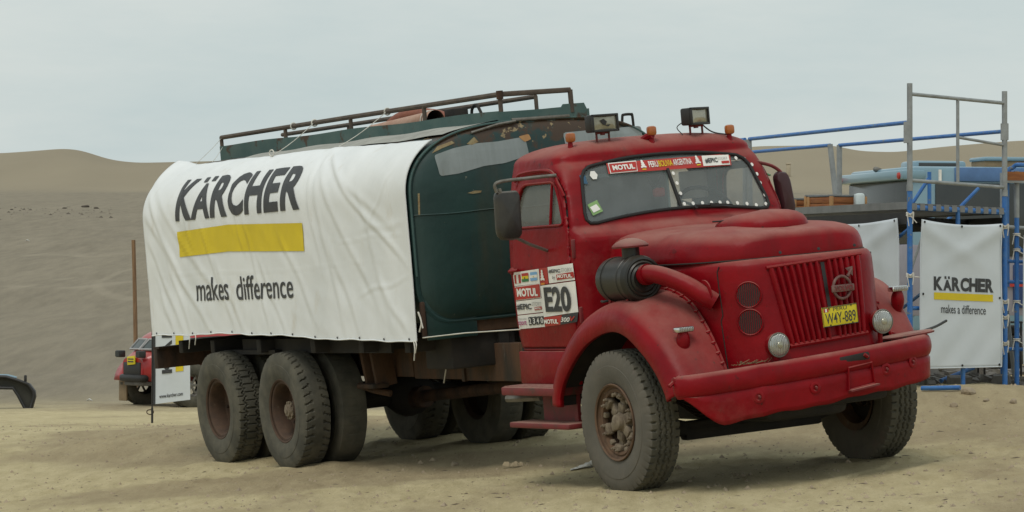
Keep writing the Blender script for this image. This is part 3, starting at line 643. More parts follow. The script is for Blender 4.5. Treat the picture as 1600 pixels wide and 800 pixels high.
dtext('#EPIC',(122,470),(300,550),PRINTK,d5,.03); dtext('STORY',(305,462),(412,510),PGREY,d5); decal('logo_panel',[(330,522),(412,517),(413,553),(331,558)],PRED,d5,.008); dtext('MOTUL',(338,525),(406,550),PWHITE,d5,.04)
d6=decal('broadcaster_decal',[(118,602),(432,592),(432,747),(122,754)],PWHITE)
dtext('francetv',(124,622),(234,656),PGREY,d6); dtext('sport',(130,658),(232,732),PMAG,d6,.015)
for k,ch in enumerate('2340'):
    x=252+k*45; decal('digit_panel',[(x,630),(x+42,625),(x+44,712),(x+4,722)],PRINTK,d6,.008); dtext(ch,(x+9,640),(x+36,704),PWHITE,d6,.02)
d7=decal('race_number_decal',[(410,292),(768,275),(786,612),(430,640)],PWHITE,None,.007); dtext('E20',(450,308),(745,602),PRINTK,d7,.035,0,.014)
d8=decal('oil_logo_decal',[(430,641),(632,634),(606,736),(432,746)],PRED,None,.006); dtext('MOTUL',(432,664),(596,722),PWHITE,d8,.045,0,.012)
d9=decal('oil_logo_decal',[(633,634),(785,612),(776,718),(607,736)],PRINTK,None,.006); dtext('300',(622,656),(722,710),PWHITE,d9,.02,.3,.012); dtext('V',(722,652),(770,706),PRED,d9,.03,.3,.012)
# ---- roof furniture ---------------------------------------------
def roof_z(x,y):
    best=None; w_,af,ar,n=cab_par(2.46)
    s=max((abs(x-XC)/(af if x>XC else ar)),abs(y-YC)/w_); s=min(.999,((abs(x-XC)/(af if x>XC else ar))**5+(abs(y-YC)/w_)**5)**.2)
    return 2.46+.165*(1-s**3)**(1/2.2)
def spot(name,y,yaw):
    x=-1.05; z0=roof_z(x,y); 
    br=MB(); 
    for s in(-1,1): br.tube([(x,y+s*.055,z0-.02),(x,y+s*.055,z0+.075)],.010,6)
    br.tube([(x,y-.06,z0+.07),(x,y+.06,z0+.07)],.012,6); br.tube([(x,y,z0+.05),(x,y,z0+.09)],.02,8)
    lamp=br.build('spot_lamp',REDBARE,truck)
    rot=Matrix.Rotation(yaw,3,'Z'); c=Vector((x,y,z0+.142))
    hb=MB(); hb.box(c+rot@Vector((-.01,0,0)),(.09,.25,.135),rot,bev=.015); hb.build('lamp_housing',BLACK,lamp)
    f=MB()
    for a,b_ in (((.045,0,.060),(.02,.25,.018)),((.045,0,-.060),(.02,.25,.018)),((.045,.116,0),(.02,.018,.135)),((.045,-.116,0),(.02,.018,.135))): f.box(c+rot@Vector(a),b_,rot,bev=.004)
    f.build('lamp_frame',BLACK,lamp)
    g=[[c+rot@Vector((.040+.012*(1-(a/.108)**2)*(1-(b_/.052)**2),a,b_)) for b_ in np.linspace(-.052,.052,8)] for a in np.linspace(-.108,.108,12)]
    MB().grid(g).build('lamp_lens',LENSW,lamp)
    if y<0:  # broken glass
        MB().add([c+rot@Vector((.057,a,b_)) for a,b_ in((-.055,.02),(-.02,.032),(.01,.01),(-.005,-.02),(.045,-.012),(.02,-.03),(-.03,-.012))],[(0,1,2,3,4,5,6)]).build('broken_glass',BLACK,lamp)
spot('spot_lamp',-.465,.10); spot('spot_lamp',.375,.42)
for x,y,bx in((-1.06,-.75,0),(-.99,-.07,1),(-.98,.63,0)):
    z0=roof_z(x,y)
    a=MB(); a.tube([(x,y,z0-.03),(x,y,z0+.045)],[.026,.018],8)
    if bx: a.tube(catmull([(x-.10,y-.05,z0-.005),(x-.03,y-.02,z0+.035),(x+.02,y,z0+.045)],4),.028,8)
    c=a.build('clearance_lamp',RED,truck)
    MB().box((x+.01,y,z0+.078),(.055,.075,.075),bev=.02).build('amber_lens',AMBER,c)
MB().tube(catmull([(-.99,.63,roof_z(-.99,.63)+.03),(-1.05,.52,roof_z(-1.05,.52)+.02),(-1.06,.42,roof_z(-1.06,.42)+.09)],5),.006,5).tube(catmull([(-1.05,.26,2.70),(-1.08,.22,2.66),(-1.05,.25,2.60)],4),.004,5).build('lamp_wire',BLACK,truck)
# ---- mirrors ----------------------------------------------------
def mirror(sg):
    ym=YC+sg*1.36; x=-.98 if sg<0 else -.93
    ar=MB(); y0=YC+sg*.93
    ar.tube(catmull([(-.93,y0,2.365),(-.95,YC+sg*1.15,2.36),(-.96,ym+sg*.06,2.345),(-.965,ym+sg*.07,2.27)],6),.0135,8)
    ar.tube([(x,ym+sg*.035,2.30),(x+.01,ym-sg*.01,2.10),(x,ym-sg*.03,1.93)],.014,8)
    ar.tube([(x,ym-sg*.03,1.94),(-1.03,YC+sg*1.15,1.86),(-1.06,YC+sg*.99,1.80)],.013,8)
    arm=ar.build('mirror_arm',STEEL if sg<0 else RED,truck)
    h=MB(); P=[(-.10,.165),(-.08,.187),(.08,.187),(.10,.165),(.108,-.12),(.085,-.178),(-.05,-.188),(-.095,-.16)]
    P=[(p[0],p[1]) for p in rounded(P,.03,3)[::2]]
    rows=[]
    for dx,s in((-.03,.97),(-.02,1),(.012,1),(.035,.93),(.048,.7),(.052,.0)): rows.append([(x+dx,ym+sg*(-.02)+sg*a*s,2.09+b*s) for a,b in P])
    rows=[r+[r[0]] for r in rows]
    h.grid(rows); h.build('mirror_housing',mat('mirror_dusty_black',(.016,.016,.014),(.032,.030,.025),rough=.38,scale=7,dust=DUST,dustamt=.22),arm)
    MB().add([(x-.0285,ym-sg*.02+sg*a*.96,2.09+b*.96) for a,b in P],[tuple(range(len(P)))]).build('mirror_glass',CHROME,arm)
mirror(-1)
_a=MB(); _a.tube(catmull([(-.90,.80,2.345),(-.87,.93,2.30),(-.85,1.0,2.235),(-.85,1.0,2.17)],5),.014,8); _a.tube([(-.85,1.03,1.93),(-.86,1.06,1.84),(-.80,.95,1.76)],.011,6); _a=_a.build('mirror_arm',REDBARE,truck)
_h=MB(); _P=rounded([(-.062,.15),(-.03,.185),(.045,.165),(.062,.10),(.062,-.13),(.03,-.185),(-.04,-.185),(-.062,-.12)],.02,3)[::2]
_rot=Matrix.Rotation(.13,3,'X'); _rows=[]
for dx,s_ in((-.03,.0),(-.03,.97),(-.02,1),(.012,1),(.035,.93),(.05,.7),(.055,.0)): _rows.append([Vector((-.85,1.01,2.075))+_rot@Vector((dx,a*s_,b*s_)) for a,b in _P])
_h.grid([r+[r[0]] for r in _rows]).build('mirror_housing',mat('maroon_plastic',(.045,.012,.016),rough=.5),_a)
# ---- engine housing, hood ---------------------------------------
def nose_outline(z,grow=0,n=40):
    hw=.742+grow; xf=1.055+.055*(1.58-z)/.6+grow; xc,yc=.42,.285; 
    tb=.04*max(0,(1.45-z))/.5                    # narrower towards the bottom
    q=[]
    for k in range(n+1):
        a=pi/2*k/n; e=2/2.3
        q.append((xc+(xf-xc)*sin(a)**e,yc+(hw-tb*sin(a)-yc)*cos(a)**e))
    side=[(x,hw) for x in np.linspace(-.70,xc,24)[:-1]]
    fr=[(xf+.012*(1-(y/yc)**2),y) for y in np.linspace(yc,0,10)[1:]]
    half=side+q+fr                                # +y side, from cab to nose centre
    return [(x,-y) for x,y in half]+[(x,y*(1-.035*float(np.clip((x+.7)/1.1,0,1)))) for x,y in half[::-1][1:]]
def nose_pt(z): return nose_outline(z)
hz=np.concatenate([np.linspace(.84,1.56,22),[1.585,1.605,1.62,1.628]]); 
rows=[]
for z in hz:
    g=-.0 if z<1.57 else -(z-1.57)**2*9; rows.append([(x,y,z) for x,y in nose_outline(z,g)])
for g,z in((-.055,1.634),(-.12,1.636)): rows.append([(x,y,z) for x,y in nose_outline(1.62,g)])
housing=MB().grid(rows,flip=True).build('engine_housing',RED,truck,sharp=40); solid(housing,.02,-1)
NO=[nose_outline(z) for z in (1.0,1.2,1.4)]
def nose_x(y,z):
    P=nose_outline(z); best=min((p for p in P if p[0]>.3),key=lambda p:abs(p[1]-y)); 
    ys=sorted([p for p in P if p[0]>.42],key=lambda p:p[1]); return float(np.interp(y,[p[1] for p in ys],[p[0] for p in ys]))
# hood lid
def lid():
    B=[(x if x<.2 else x-.085*((x-.2)/.85)**1.5, y*(1-(.03 if y<0 else .065)*float(smooth(.25,.9,x)))) for x,y in nose_outline(1.6,.012)]; rows=[]; global LIDB; LIDB=B
    sp=[]
    for x,y in B: sp.append((x if x<.42 else .42+(x-.42)*.55,0))
    for s,h in ((.01,-.012),(0,.0),(.010,.06),(.025,.105),(.05,.143),(.09,.175),(.15,.199),(.23,.215),(.34,.226),(.46,.234),(.6,.238),(.75,.243),(.88,.246),(1,.247)):
        r=[]
        for (x,y),(sx,sy) in zip(B,sp):
            drop=.05*smooth(.35,1.08,x); rise=.02*smooth(.1,-.7,x)
            r.append((x+(sx-x)*s,y+(sy-y)*s,1.635+(h-float(drop)*max(0,h)/.247+float(rise)*max(0,h)/.247)))
        rows.append(r)
    return MB().grid(rows,flip=True)
hood=lid().build('hood',RED,truck,sharp=45)
def lid_z(x,y):
    hw=.76; q=1-abs(y)/hw
    return 1.635+float(np.interp(q,[0,.012,.03,.06,.10,.16,.24,.34,.46,.6,.75,.88,1],[0,.055,.11,.15,.178,.20,.216,.226,.234,.239,.243,.246,.247]))-.05*float(smooth(.35,1.08,x))
rows=[]
for i in range(33):
    a=2*pi*i/32; r=[]
    for s,h in ((1,-.02),(1,.0),(.97,.03),(.9,.06),(.78,.085),(.6,.10),(.35,.106),(.0,.107)):
        ca,sa=cos(a),sin(a); ex=np.sign(ca)*abs(ca)**.75; ey=np.sign(sa)*abs(sa)**.75
        x=.34+.36*ex*s; y=.02+.30*ey*s; r.append((x,y,lid_z(x,y)*(.4)+lid_z(.3,0)*.6-.012+h*(.85+.15*ex)))
    rows.append(r)
sc=MB().grid(rows).build('hood_scoop',RED,truck,sharp=50)
MB().box((.22,-.235,lid_z(.3,0)+.035),(.20,.02,.012),Matrix.Rotation(.25,3,'Z'),bev=.004).build('scoop_slot',BLACK,sc)
for x,y in((.93,-.30),(.98,.02),(.93,.34)): MB().lathe([(0,.012),(.004,.012),(.006,0)],(nose_x(y,1.6)+.014,y,1.665),(1,0,.2),10).build('lid_bolt',BLACK,hood)
# panel seams
for sg in(-1,1):
    sm=MB()
    P=[nose_outline(z) for z in np.linspace(.86,1.6,20)]
    pts=[]
    for z,Q in zip(np.linspace(.86,1.6,20),P):
        q=min((p for p in Q if p[1]*sg>0 and p[0]>.5),key=lambda p:abs(p[0]-.81)); pts.append((q[0]+.0005,q[1]+sg*.0005,z))
    sm.tube(pts,.0045,5); sm.build('panel_seam',DARK,housing)
MB().tube([(p[0],p[1],1.634) for p in LIDB],.0065,6).build('hood_seam',DARK,truck)
# grille
zt0,zb0=1.565,1.035
def gy(t,z): # t 0..1 across
    top=-.405+.79*t; bot=-.315+.665*t; k=(z-zb0)/(zt0-zb0); return bot+(top-bot)*k
def gp(t,z,off):
    y=gy(t,z); return Vector((nose_x(y,z)+off,y,z+.035*(t-.5)))
MB().grid([[gp(t,z,.004) for z in np.linspace(zb0,zt0,8)] for t in np.linspace(0,1,20)],flip=True).build('grille_recess',RED,truck)
MB().grid([[gp(t,z,.010) for z in np.linspace(1.20,zt0,8)] for t in (8.2/15,8.5/15,8.8/15)],flip=True).build('missing_slat_gap',BLACK,truck)
ns=15
for k in range(ns):
    t=(k+.5)/ns
    if k==8: continue
    wd=.036 if 0<k<ns-1 else .044
    A=[]
    for z in np.linspace(zb0-.015,zt0+.012,12):
        r=[]
        for a in np.linspace(0,pi,7):
            p=gp(t,z,.004); taper=1 if zb0<z<zt0-.01 else .8
            p.y+=-cos(a)*wd/2*taper; p.x+=.034*sin(a)*taper; r.append(p)
        A.append(r)
    top=A[-1]; mb=MB().grid(A); n0=len(mb.v); mb.f.append(tuple(range(n0-7,n0))); mb.m.append(0)
    mb.build('grille_slat',RED,truck)
MB().tube([gp(t,zt0+.018,.012) for t in np.linspace(-.01,1.01,14)],.014,6).build('grille_top_rail',RED,truck)
MB().tube([gp(t,zb0-.022,.012) for t in np.linspace(-.01,1.01,14)],.018,6).build('grille_bottom_rail',RED,truck)
# badge: ring with an arrow at upper right, and a name bar across it
bx=lambda y,z,o=.06:(nose_x(y,z)+o,y,z)
bd=MB(); cy,cz=.155,1.375
ring=[]
for a in np.linspace(0,2*pi,40,endpoint=False): ring.append((nose_x(cy,cz)+.055,cy+.074*cos(a),cz+.080*sin(a)))
bd.tube(ring,.011,8,closed=True)
bd.tube([(nose_x(cy,cz)+.055,cy+.055,cz+.075),(nose_x(cy,cz)+.055,cy+.095,cz+.125)],.012,6)
bd.add([bx(cy+a,cz+b,.062) for a,b in((.045,.135),(.115,.145),(.105,.075))],[(0,1,2)])
badge=bd.build('badge_ring',mat('badge_tin',(.13,.055,.05),(.20,.12,.105),rough=.5,metal=.3,scale=20),truck)
MB().box((nose_x(cy,cz)+.072,cy-.005,cz-.005),(.016,.195,.052),bev=.012).build('name_bar',MATS['badge_tin'],badge)
text_obj('lettering','VOLVO',lambda a,b:(nose_x(cy,cz)+.0815,a,b),cy-.082,cy+.076,cz-.023,cz+.013,REDBARE,badge,bold=.03)
# number plate
px=nose_x(.1,1.18)+.062
pl=MB().box((px,.10,1.178),(.006,.302,.142),Matrix.Rotation(.035,3,'X'),bev=.003).build('number_plate',PLATEY,truck)
rp=Matrix.Rotation(.035,3,'X')
pm=lambda off:(lambda a,b:tuple(rp@Vector((off,a,b))+Vector((px,.10,1.178))))
text_obj('lettering','PERU',pm(.0045),-.055,.062,.038,.062,PRINTK,pl); text_obj('lettering','W4Y-889',pm(.0045),-.128,.132,-.052,.026,PRINTK,pl,bold=.005)
for a,m in((-.138,PRED),(-.124,PWHITE),(-.110,PRED)): quad_obj('flag_stripe',pm(.0045),[(a,.036),(a+.014,.036),(a+.014,.060),(a,.060)],m,pl)
MB().tube([pm(.004)(-.148,-.068),pm(.004)(.148,-.068),pm(.004)(.148,.068),pm(.004)(-.148,.068)],.003,5,closed=True).build('plate_rim',PRINTK,pl)
for a,b in((-.09,.058),(.10,.062),(-.09,-.06),(.10,-.062)): MB().lathe([(0,.006),(.004,.005),(.005,0)],pm(.003)(a,b),(1,0,0),8).build('plate_bolt',DARK,pl)
# round side vents
for z in(1.385,1.19):
    Q=nose_outline(z); i0=min((i for i,p in enumerate(Q) if p[1]<0 and p[0]>.6),key=lambda i:abs(Q[i][1]+.545))
    p0=Vector((*Q[i0],z)); tg=(Vector((*Q[i0+1],z))-Vector((*Q[i0-1],z))).normalized(); nr=Vector((tg.y,-tg.x,0)); 
    if nr.x<0: nr=-nr
    v=MB().lathe([(.002,.0),(.004,.084),(.010,.088),(.012,.092),(.004,.097)],p0,nr,28).build('round_vent',RED,truck)
    MB().lathe([(.0065,0),(.0065,.083)],p0,nr,28).build('vent_mesh_backing',BLACK,v)
    bars=MB()
    for k in range(-5,6):
        h=math.sqrt(max(0,.084**2-(k*.0148)**2)); bars.tube([p0+nr*.011+tg*(k*.0148)+Vector((0,0,-h)),p0+nr*.011+tg*(k*.0148)+Vector((0,0,h))],.0024,5)
    bars.build('vent_bars',RED,v)
# ---- front fenders ----------------------------------------------
FP=catmull([(-.93,0,.64),(-.915,0,.74),(-.84,0,.88),(-.73,0,1.0),(-.55,0,1.145),(-.33,0,1.265),(-.05,0,1.345),(.20,0,1.355),(.43,0,1.285),(.63,0,1.145),(.79,0,.98),(.90,0,.82),(.935,0,.74)],5)
for sg in(-1,1):
    rows=[]; ctr=Vector((.06,0,.5))
    for i,p in enumerate(FP):
        a=FP[max(0,i-1)]; b=FP[min(len(FP)-1,i+1)]; t=(b-a).normalized(); nn=Vector((-t.z,0,t.x))
        if nn.dot(p-ctr)<0: nn=-nn
        fr=float(smooth(.45,.9,p.x)); rf=float(smooth(-.5,-.9,p.x)); r=[]
        yi,yo=.735,(1.19-.02*fr if sg<0 else 1.15-.14*float(smooth(.1,.9,p.x))); lip=.165-.05*fr-.02*rf
        crown=.035
        for k in range(9):
            y=yi+(yo-.14-yi)*k/8; t_=k/8; cr_=.085*(1-fr*.6)*(1-rf*.8); r.append(p+nn*(cr_*(1-t_**1.6)+crown*t_)+Vector((0,sg*y,0)))
        for k in range(1,9):
            a_=pi/2*k/8; r.append(p+nn*(crown-.13+.13*cos(a_))+Vector((0,sg*(yo-.14+.14*sin(a_)),0)))
        r.append(p+nn*(crown-.13-lip*.35)+Vector((0,sg*(yo+.004),0)))
        r.append(p+nn*(crown-.14-lip*.35)+Vector((0,sg*(yo-.004),0)))
        r.append(p+nn*(crown-.14-lip*.35)+Vector((0,sg*(yo-.03),0)))
        rows.append(r)
    fd=MB().grid(rows,flip=(sg>0)).build('front_fender',RED,truck,sharp=50); solid(fd,.012,-1 if sg<0 else -1)
    # dark inner arch
    ia=[]
    for p in FP:
        d=(p-ctr).normalized(); q=p-d*.10; ia.append([(q.x,sg*y,q.z) for y in(.55,.75,.9,1.13 if sg<0 else .95)])
    MB().grid(ia,flip=(sg<0)).build('wheel_arch_liner',DARK,fd)
    bead=MB(); bp=[p for p in FP if p.x>-.55 and p.z>.80]; BL=lambda p:(p-ctr0).normalized()*(.085*(1-.6*float(smooth(.45,.9,p.x)))*(1-.8*float(smooth(-.5,-.9,p.x)))); ctr0=Vector((.06,0,.5)); bp=[p+BL(p) for p in bp]; bead.tube([(p.x,sg*.745,p.z+.012) for p in bp],.017,6)
    for p in bp[::2]: bead.lathe([(0,.02),(.012,.018),(.018,0)],(p.x,sg*.755,p.z+.018),(0,sg*.3,1),8)
    bead.build('fender_bead',RED,fd)
    # indicator: teardrop pod with a chrome lamp on top
    c=Vector((.735,-.985,1.085)) if sg<0 else Vector((.66,.93,1.21)); pod=MB(); pr=[]
    for k in range(13):
        t=k/12; pr.append((.10-.20*t, .058*math.sin(pi*min(1,.12+t*.88))**.6*(1-.35*t)))
    pod.lathe(pr,c+Vector((.03,0,-.02)),(.15,0,1),14); ind=pod.build('indicator',RED,truck)
    MB().box(c+Vector((.05,sg*.0,.095)),(.075,.145,.040),bev=.012).build('indicator_lamp',CHROME,ind)
    MB().box(c+Vector((.083,sg*.0,.095)),(.018,.125,.030),bev=.006).build('indicator_lens',LENS,ind)
    MB().tube([c+Vector((.05,0,.08)),c+Vector((.045,0,.04))],.016,8).build('indicator_stalk',BLACK,ind)
# ---- bumper -----------------------------------------------------
BP=catmull([(.955,-1.155,0),(.985,-1.15,0),(1.045,-1.08,0),(1.105,-.92,0),(1.165,-.5,0),(1.19,-.05,0),(1.17,.4,0),(1.09,.80,0),(1.0,.915,0),(.94,.95,0),(.87,.96,0)],8)
zt=lambda y:.915+.050*y; zb=lambda y:.575+.075*y
rows=[]; nB=len(BP)
for i,p in enumerate(BP):
    t=(BP[min(nB-1,i+1)]-BP[max(0,i-1)]).normalized(); nn=Vector((t.y,-t.x,0)); y=p.y
    dent=.022*math.exp(-((y+.62)/.05)**2)+.012*math.exp(-((y+.58)/.03)**2); r_=.074
    zc=zt(y)-r_; r=[]
    e=min(1,min(i,nB-1-i)/2.0); rr=r_*(.75+.25*e)
    for a in np.linspace(200,-75,17):
        a=R_(a); q=1-.0; r.append(p+nn*(np.sign(cos(a))*abs(cos(a))**.7*rr*.62-dent*max(0,cos(a)))+Vector((0,0,zc+sin(a)*rr)))
    wv=.006*sin(y*9)+.005*sin(y*23)
    bot=zb(y)+wv
    # right end is cut back at a slant below the roll
    if p.y<-.94: bot=zb(y)+(zc-r_-zb(y))*min(1,(-.94-p.y)/.205)**1.3
    if p.y>.9: bot=zb(y)+wv+.0*p.x
    zl=zc-r_*.94
    for k in range(1,7): r.append(p+nn*(.030-.012*k/6)+Vector((0,0,zl+(bot-zl)*k/6)))
    rows.append(r)
bumper=MB().grid(rows).build('front_bumper',RED,truck,sharp=42); solid(bumper,.010,-1)
def bmp(y,z,o=0):
    p=min(BP,key=lambda q:abs(q.y-y)+(0 if q.x>.9 else 9)); ys=sorted([q for q in BP if q.x>.95],key=lambda q:q.y)
    return Vector((float(np.interp(y,[q.y for q in ys],[q.x for q in ys]))+.036+o,y,z))
for y,z in((-.655,.668),(-.20,.688),(.43,.757),(.70,.785)):
    q=MB().lathe([(0,.044),(.004,.045),(.008,.036),(.007,.024),(.001,.020),(.000,0)],bmp(y,z),(1,.0 if abs(y)<.5 else (-.25 if y<0 else .3),0),18).build('tow_hole_cover',RED,bumper)
    MB().lathe([(0,.012),(.014,.010),(.016,0)],bmp(y+.004,z,.004),(1,0,0),8).build('cover_bolt',REDBARE,q)
sl=MB(); sl.box(bmp(.14,.865,.006),(.03,.27,.058),Matrix.Rotation(.06,3,'X')@Matrix.Rotation(.0,3,'Z'),bev=.014); sl.build('bumper_slot',DARK,bumper)
MB().tube([bmp(.25,.862,.03),bmp(.22,.885,.03)],.014,6).build('slot_bracket',RED,bumper)
MB().tube([bmp(.085,.80,.012),bmp(.075,.64,.01),bmp(.31,.665,.008),bmp(.29,.82,.012)],.011,6,closed=True).build('tow_loop',RED,bumper)
MB().box(bmp(.195,.648,.028),(.05,.25,.012),Matrix.Rotation(.10,3,'X')).build('loop_lip',REDBARE,bumper)
MB().tube([(.93,-1.13,.86),(.97,-1.25,.80)],.014,6).lathe([(0,.03),(.015,.03),(.02,0)],(.955,-1.19,.83),(0,-1,0),10).build('bumper_end_bolt',RED,bumper)
MB().tube(catmull([(.90,1.0,.985),(.80,1.18,1.0),(.74,1.32,1.03)],4),.010,6).build('bumper_feeler',BLACK,bumper)
rows=[]
for i in range(17):
    a=2*pi*i/16; rows.append([(.97+.10*cos(a)*s,.80+.23*sin(a)*s,.962+.0*s+h+.05*.23*sin(a)*s) for s,h in((1,0),(1.02,.012),(.9,.024),(0,.028))])
MB().grid(rows).build('bumper_pad',REDBARE,bumper)
# head lamps
for y,z in((-.43,1.015),(.47,1.10)):
    c=Vector((1.145,y,z)); h=MB(); h.lathe([(-.10,.02),(-.085,.06),(-.04,.083),(0,.088),(.006,.090),(.012,.085)],c,(1,0,0),24); h.tube([c+Vector((-.04,0,-.075)),c+Vector((-.045,0,-.17))],.018,8)
    hl=h.build('headlight',RED,truck)
    MB().lathe([(.008,.082),(.018,.074),(.026,.05),(.030,.02),(.031,0)],c,(1,0,0),24).build('headlight_lens',LENS,hl)
    MB().tube([c+Vector((.008,.084*cos(a),.084*sin(a))) for a in np.linspace(0,2*pi,28,endpoint=False)],.006,6,closed=True).build('headlight_rim',STEEL,hl)
    MB().lathe([(.030,.024),(.034,.02),(.036,0)],c+Vector((0,.0,0)),(1,0,0),14).build('lens_boss',LENSW,hl)
# dry grass stuck between bumper and nose
gr=MB()
for k in range(30):
    y=-.75+random.random()*.28; a=Vector((1.04+random.random()*.06,y,.90)); gr.tube([a,a+Vector((random.uniform(-.03,.05),random.uniform(-.06,.08),random.uniform(.005,.04)))],.0025,3)
g_=gr.build('dry_grass',mat('dry_straw',(.20,.13,.07),rough=.9),truck)
# ---- air cleaner on the right fender ----------------------------
c=Vector((.07,-.985,1.555)); f=MB()
f.lathe([(-.235,0),(-.235,.13),(-.225,.155),(-.205,.163),(-.15,.163),(-.148,.169),(-.135,.169),(-.133,.163),(.06,.163),(.062,.171),(.10,.171),(.105,.166),(.13,.166),(.134,.172),(.17,.172),(.178,.166),(.215,.158),(.222,.142),(.215,.132),(.228,.12),(.22,.105),(.232,.09),(.225,.07),(.225,0)],c,(1,0,0),36)
filt=f.build('air_cleaner',FILTER,truck,sharp=30)
pp=catmull([(.29,-.985,1.575),(.36,-.975,1.585),(.45,-.955,1.575),(.56,-.90,1.535),(.66,-.83,1.475),(.74,-.76,1.40),(.78,-.70,1.35)],5)
MB().tube(pp,[.070]*3+[.066]*(len(pp)-3),16).build('intake_pipe',RED,filt)
MB().tube(pp[2:5],.078,16).build('hose_clamp',RED,filt)
MB().lathe([(0,.10),(.008,.098),(.010,.07)],(.73,-.748,1.415),(0,-1,0),20).build('pipe_collar',RED,filt)
cp=MB(); cp.lathe([(0,.065),(.09,.065),(.095,.0)],(.13,-.985,1.70),(0,0,1),20); neck=cp.build('intake_neck',FILTER,filt)
cm=MB(); cm.lathe([(.0,.05),(.0,.132),(.012,.136),(.022,.130),(.042,.105),(.06,.066),(.068,.03),(.07,0)],(.13,-.985,1.785),(0,0,1),28); cap=cm.build('rain_cap',REDBARE,filt)
hl=MB()
for k in range(34):
    a=random.uniform(0,2*pi); r=random.uniform(.015,.085); hh=.07-.045*(r/.105)**1.6; hl.lathe([(.0,.0055),(.0015,.0055),(.002,0)],(.13+r*cos(a),-.985+r*sin(a),1.786+hh),(cos(a)*.5*r/.1,sin(a)*.5*r/.1,1),6)
hl.build('cap_holes',BLACK,cap)
for x,y,zb_ in((-.10,-1.06,1.30),(-.10,-.90,1.42),(.17,-1.07,1.33),(.22,-.88,1.37)):
    MB().box((x,y,(zb_+1.45)/2),(.035,.012,1.45-zb_+.04),bev=.003).build('filter_bracket',RED,filt)
MB().tube(catmull([(-.30,-1.02,1.40),(-.2,-1.05,1.40),(-.12,-.95,1.42),(-.02,-.9,1.44)],5),.010,6).build('filter_cable',BLACK,filt)
# ---- lower cab panels and steps ---------------------------------
MB().box((-1.25,-.985,.90),(.95,.03,.255),bev=.01).build('lower_cab_panel',RED,truck)
MB().box((-1.25,-.955,1.035),(.94,.03,.035)).build('panel_gap',DARK,truck)
MB().box((-1.20,.90,.90),(.93,.03,.255),bev=.01).build('lower_cab_panel',RED,truck)
for sg in(-1,1):
    yo=-1.20 if sg<0 else 1.12
    s=MB(); ym=(yo+sg*-.94+ (0))/2; ya,yb_=sorted((yo,sg*.93))
    s.box((-1.245,(ya+yb_)/2,.735),(.90,yb_-ya,.065),bev=.012); st=s.build('cab_step',REDBARE,truck)
    MB().box((-1.245,(ya+yb_)/2,.7705),(.86,(yb_-ya)*.85,.006)).build('step_tread',mat('step_tread',(.30,.17,.14),(.20,.07,.06),rough=.8,scale=60) if sg<0 else MATS['step_tread'],st)
    MB().box((-1.12,(ya+yb_)/2+sg*.03,.475),(.95,(yb_-ya)*.8,.042),bev=.01).build('lower_step',REDBARE,truck)
    h=MB(); h.box((-1.18,sg*.97,.60),(.5,.02,.22)); h.box((-.85,sg*1.0,.6),(.06,.03,.22)); h.build('step_hanger',REDBARE,truck)
MB().tube([(-1.80,-1.10,.665),(-1.52,-.95,.665)],.028,8).build('step_tube',STEEL,truck)
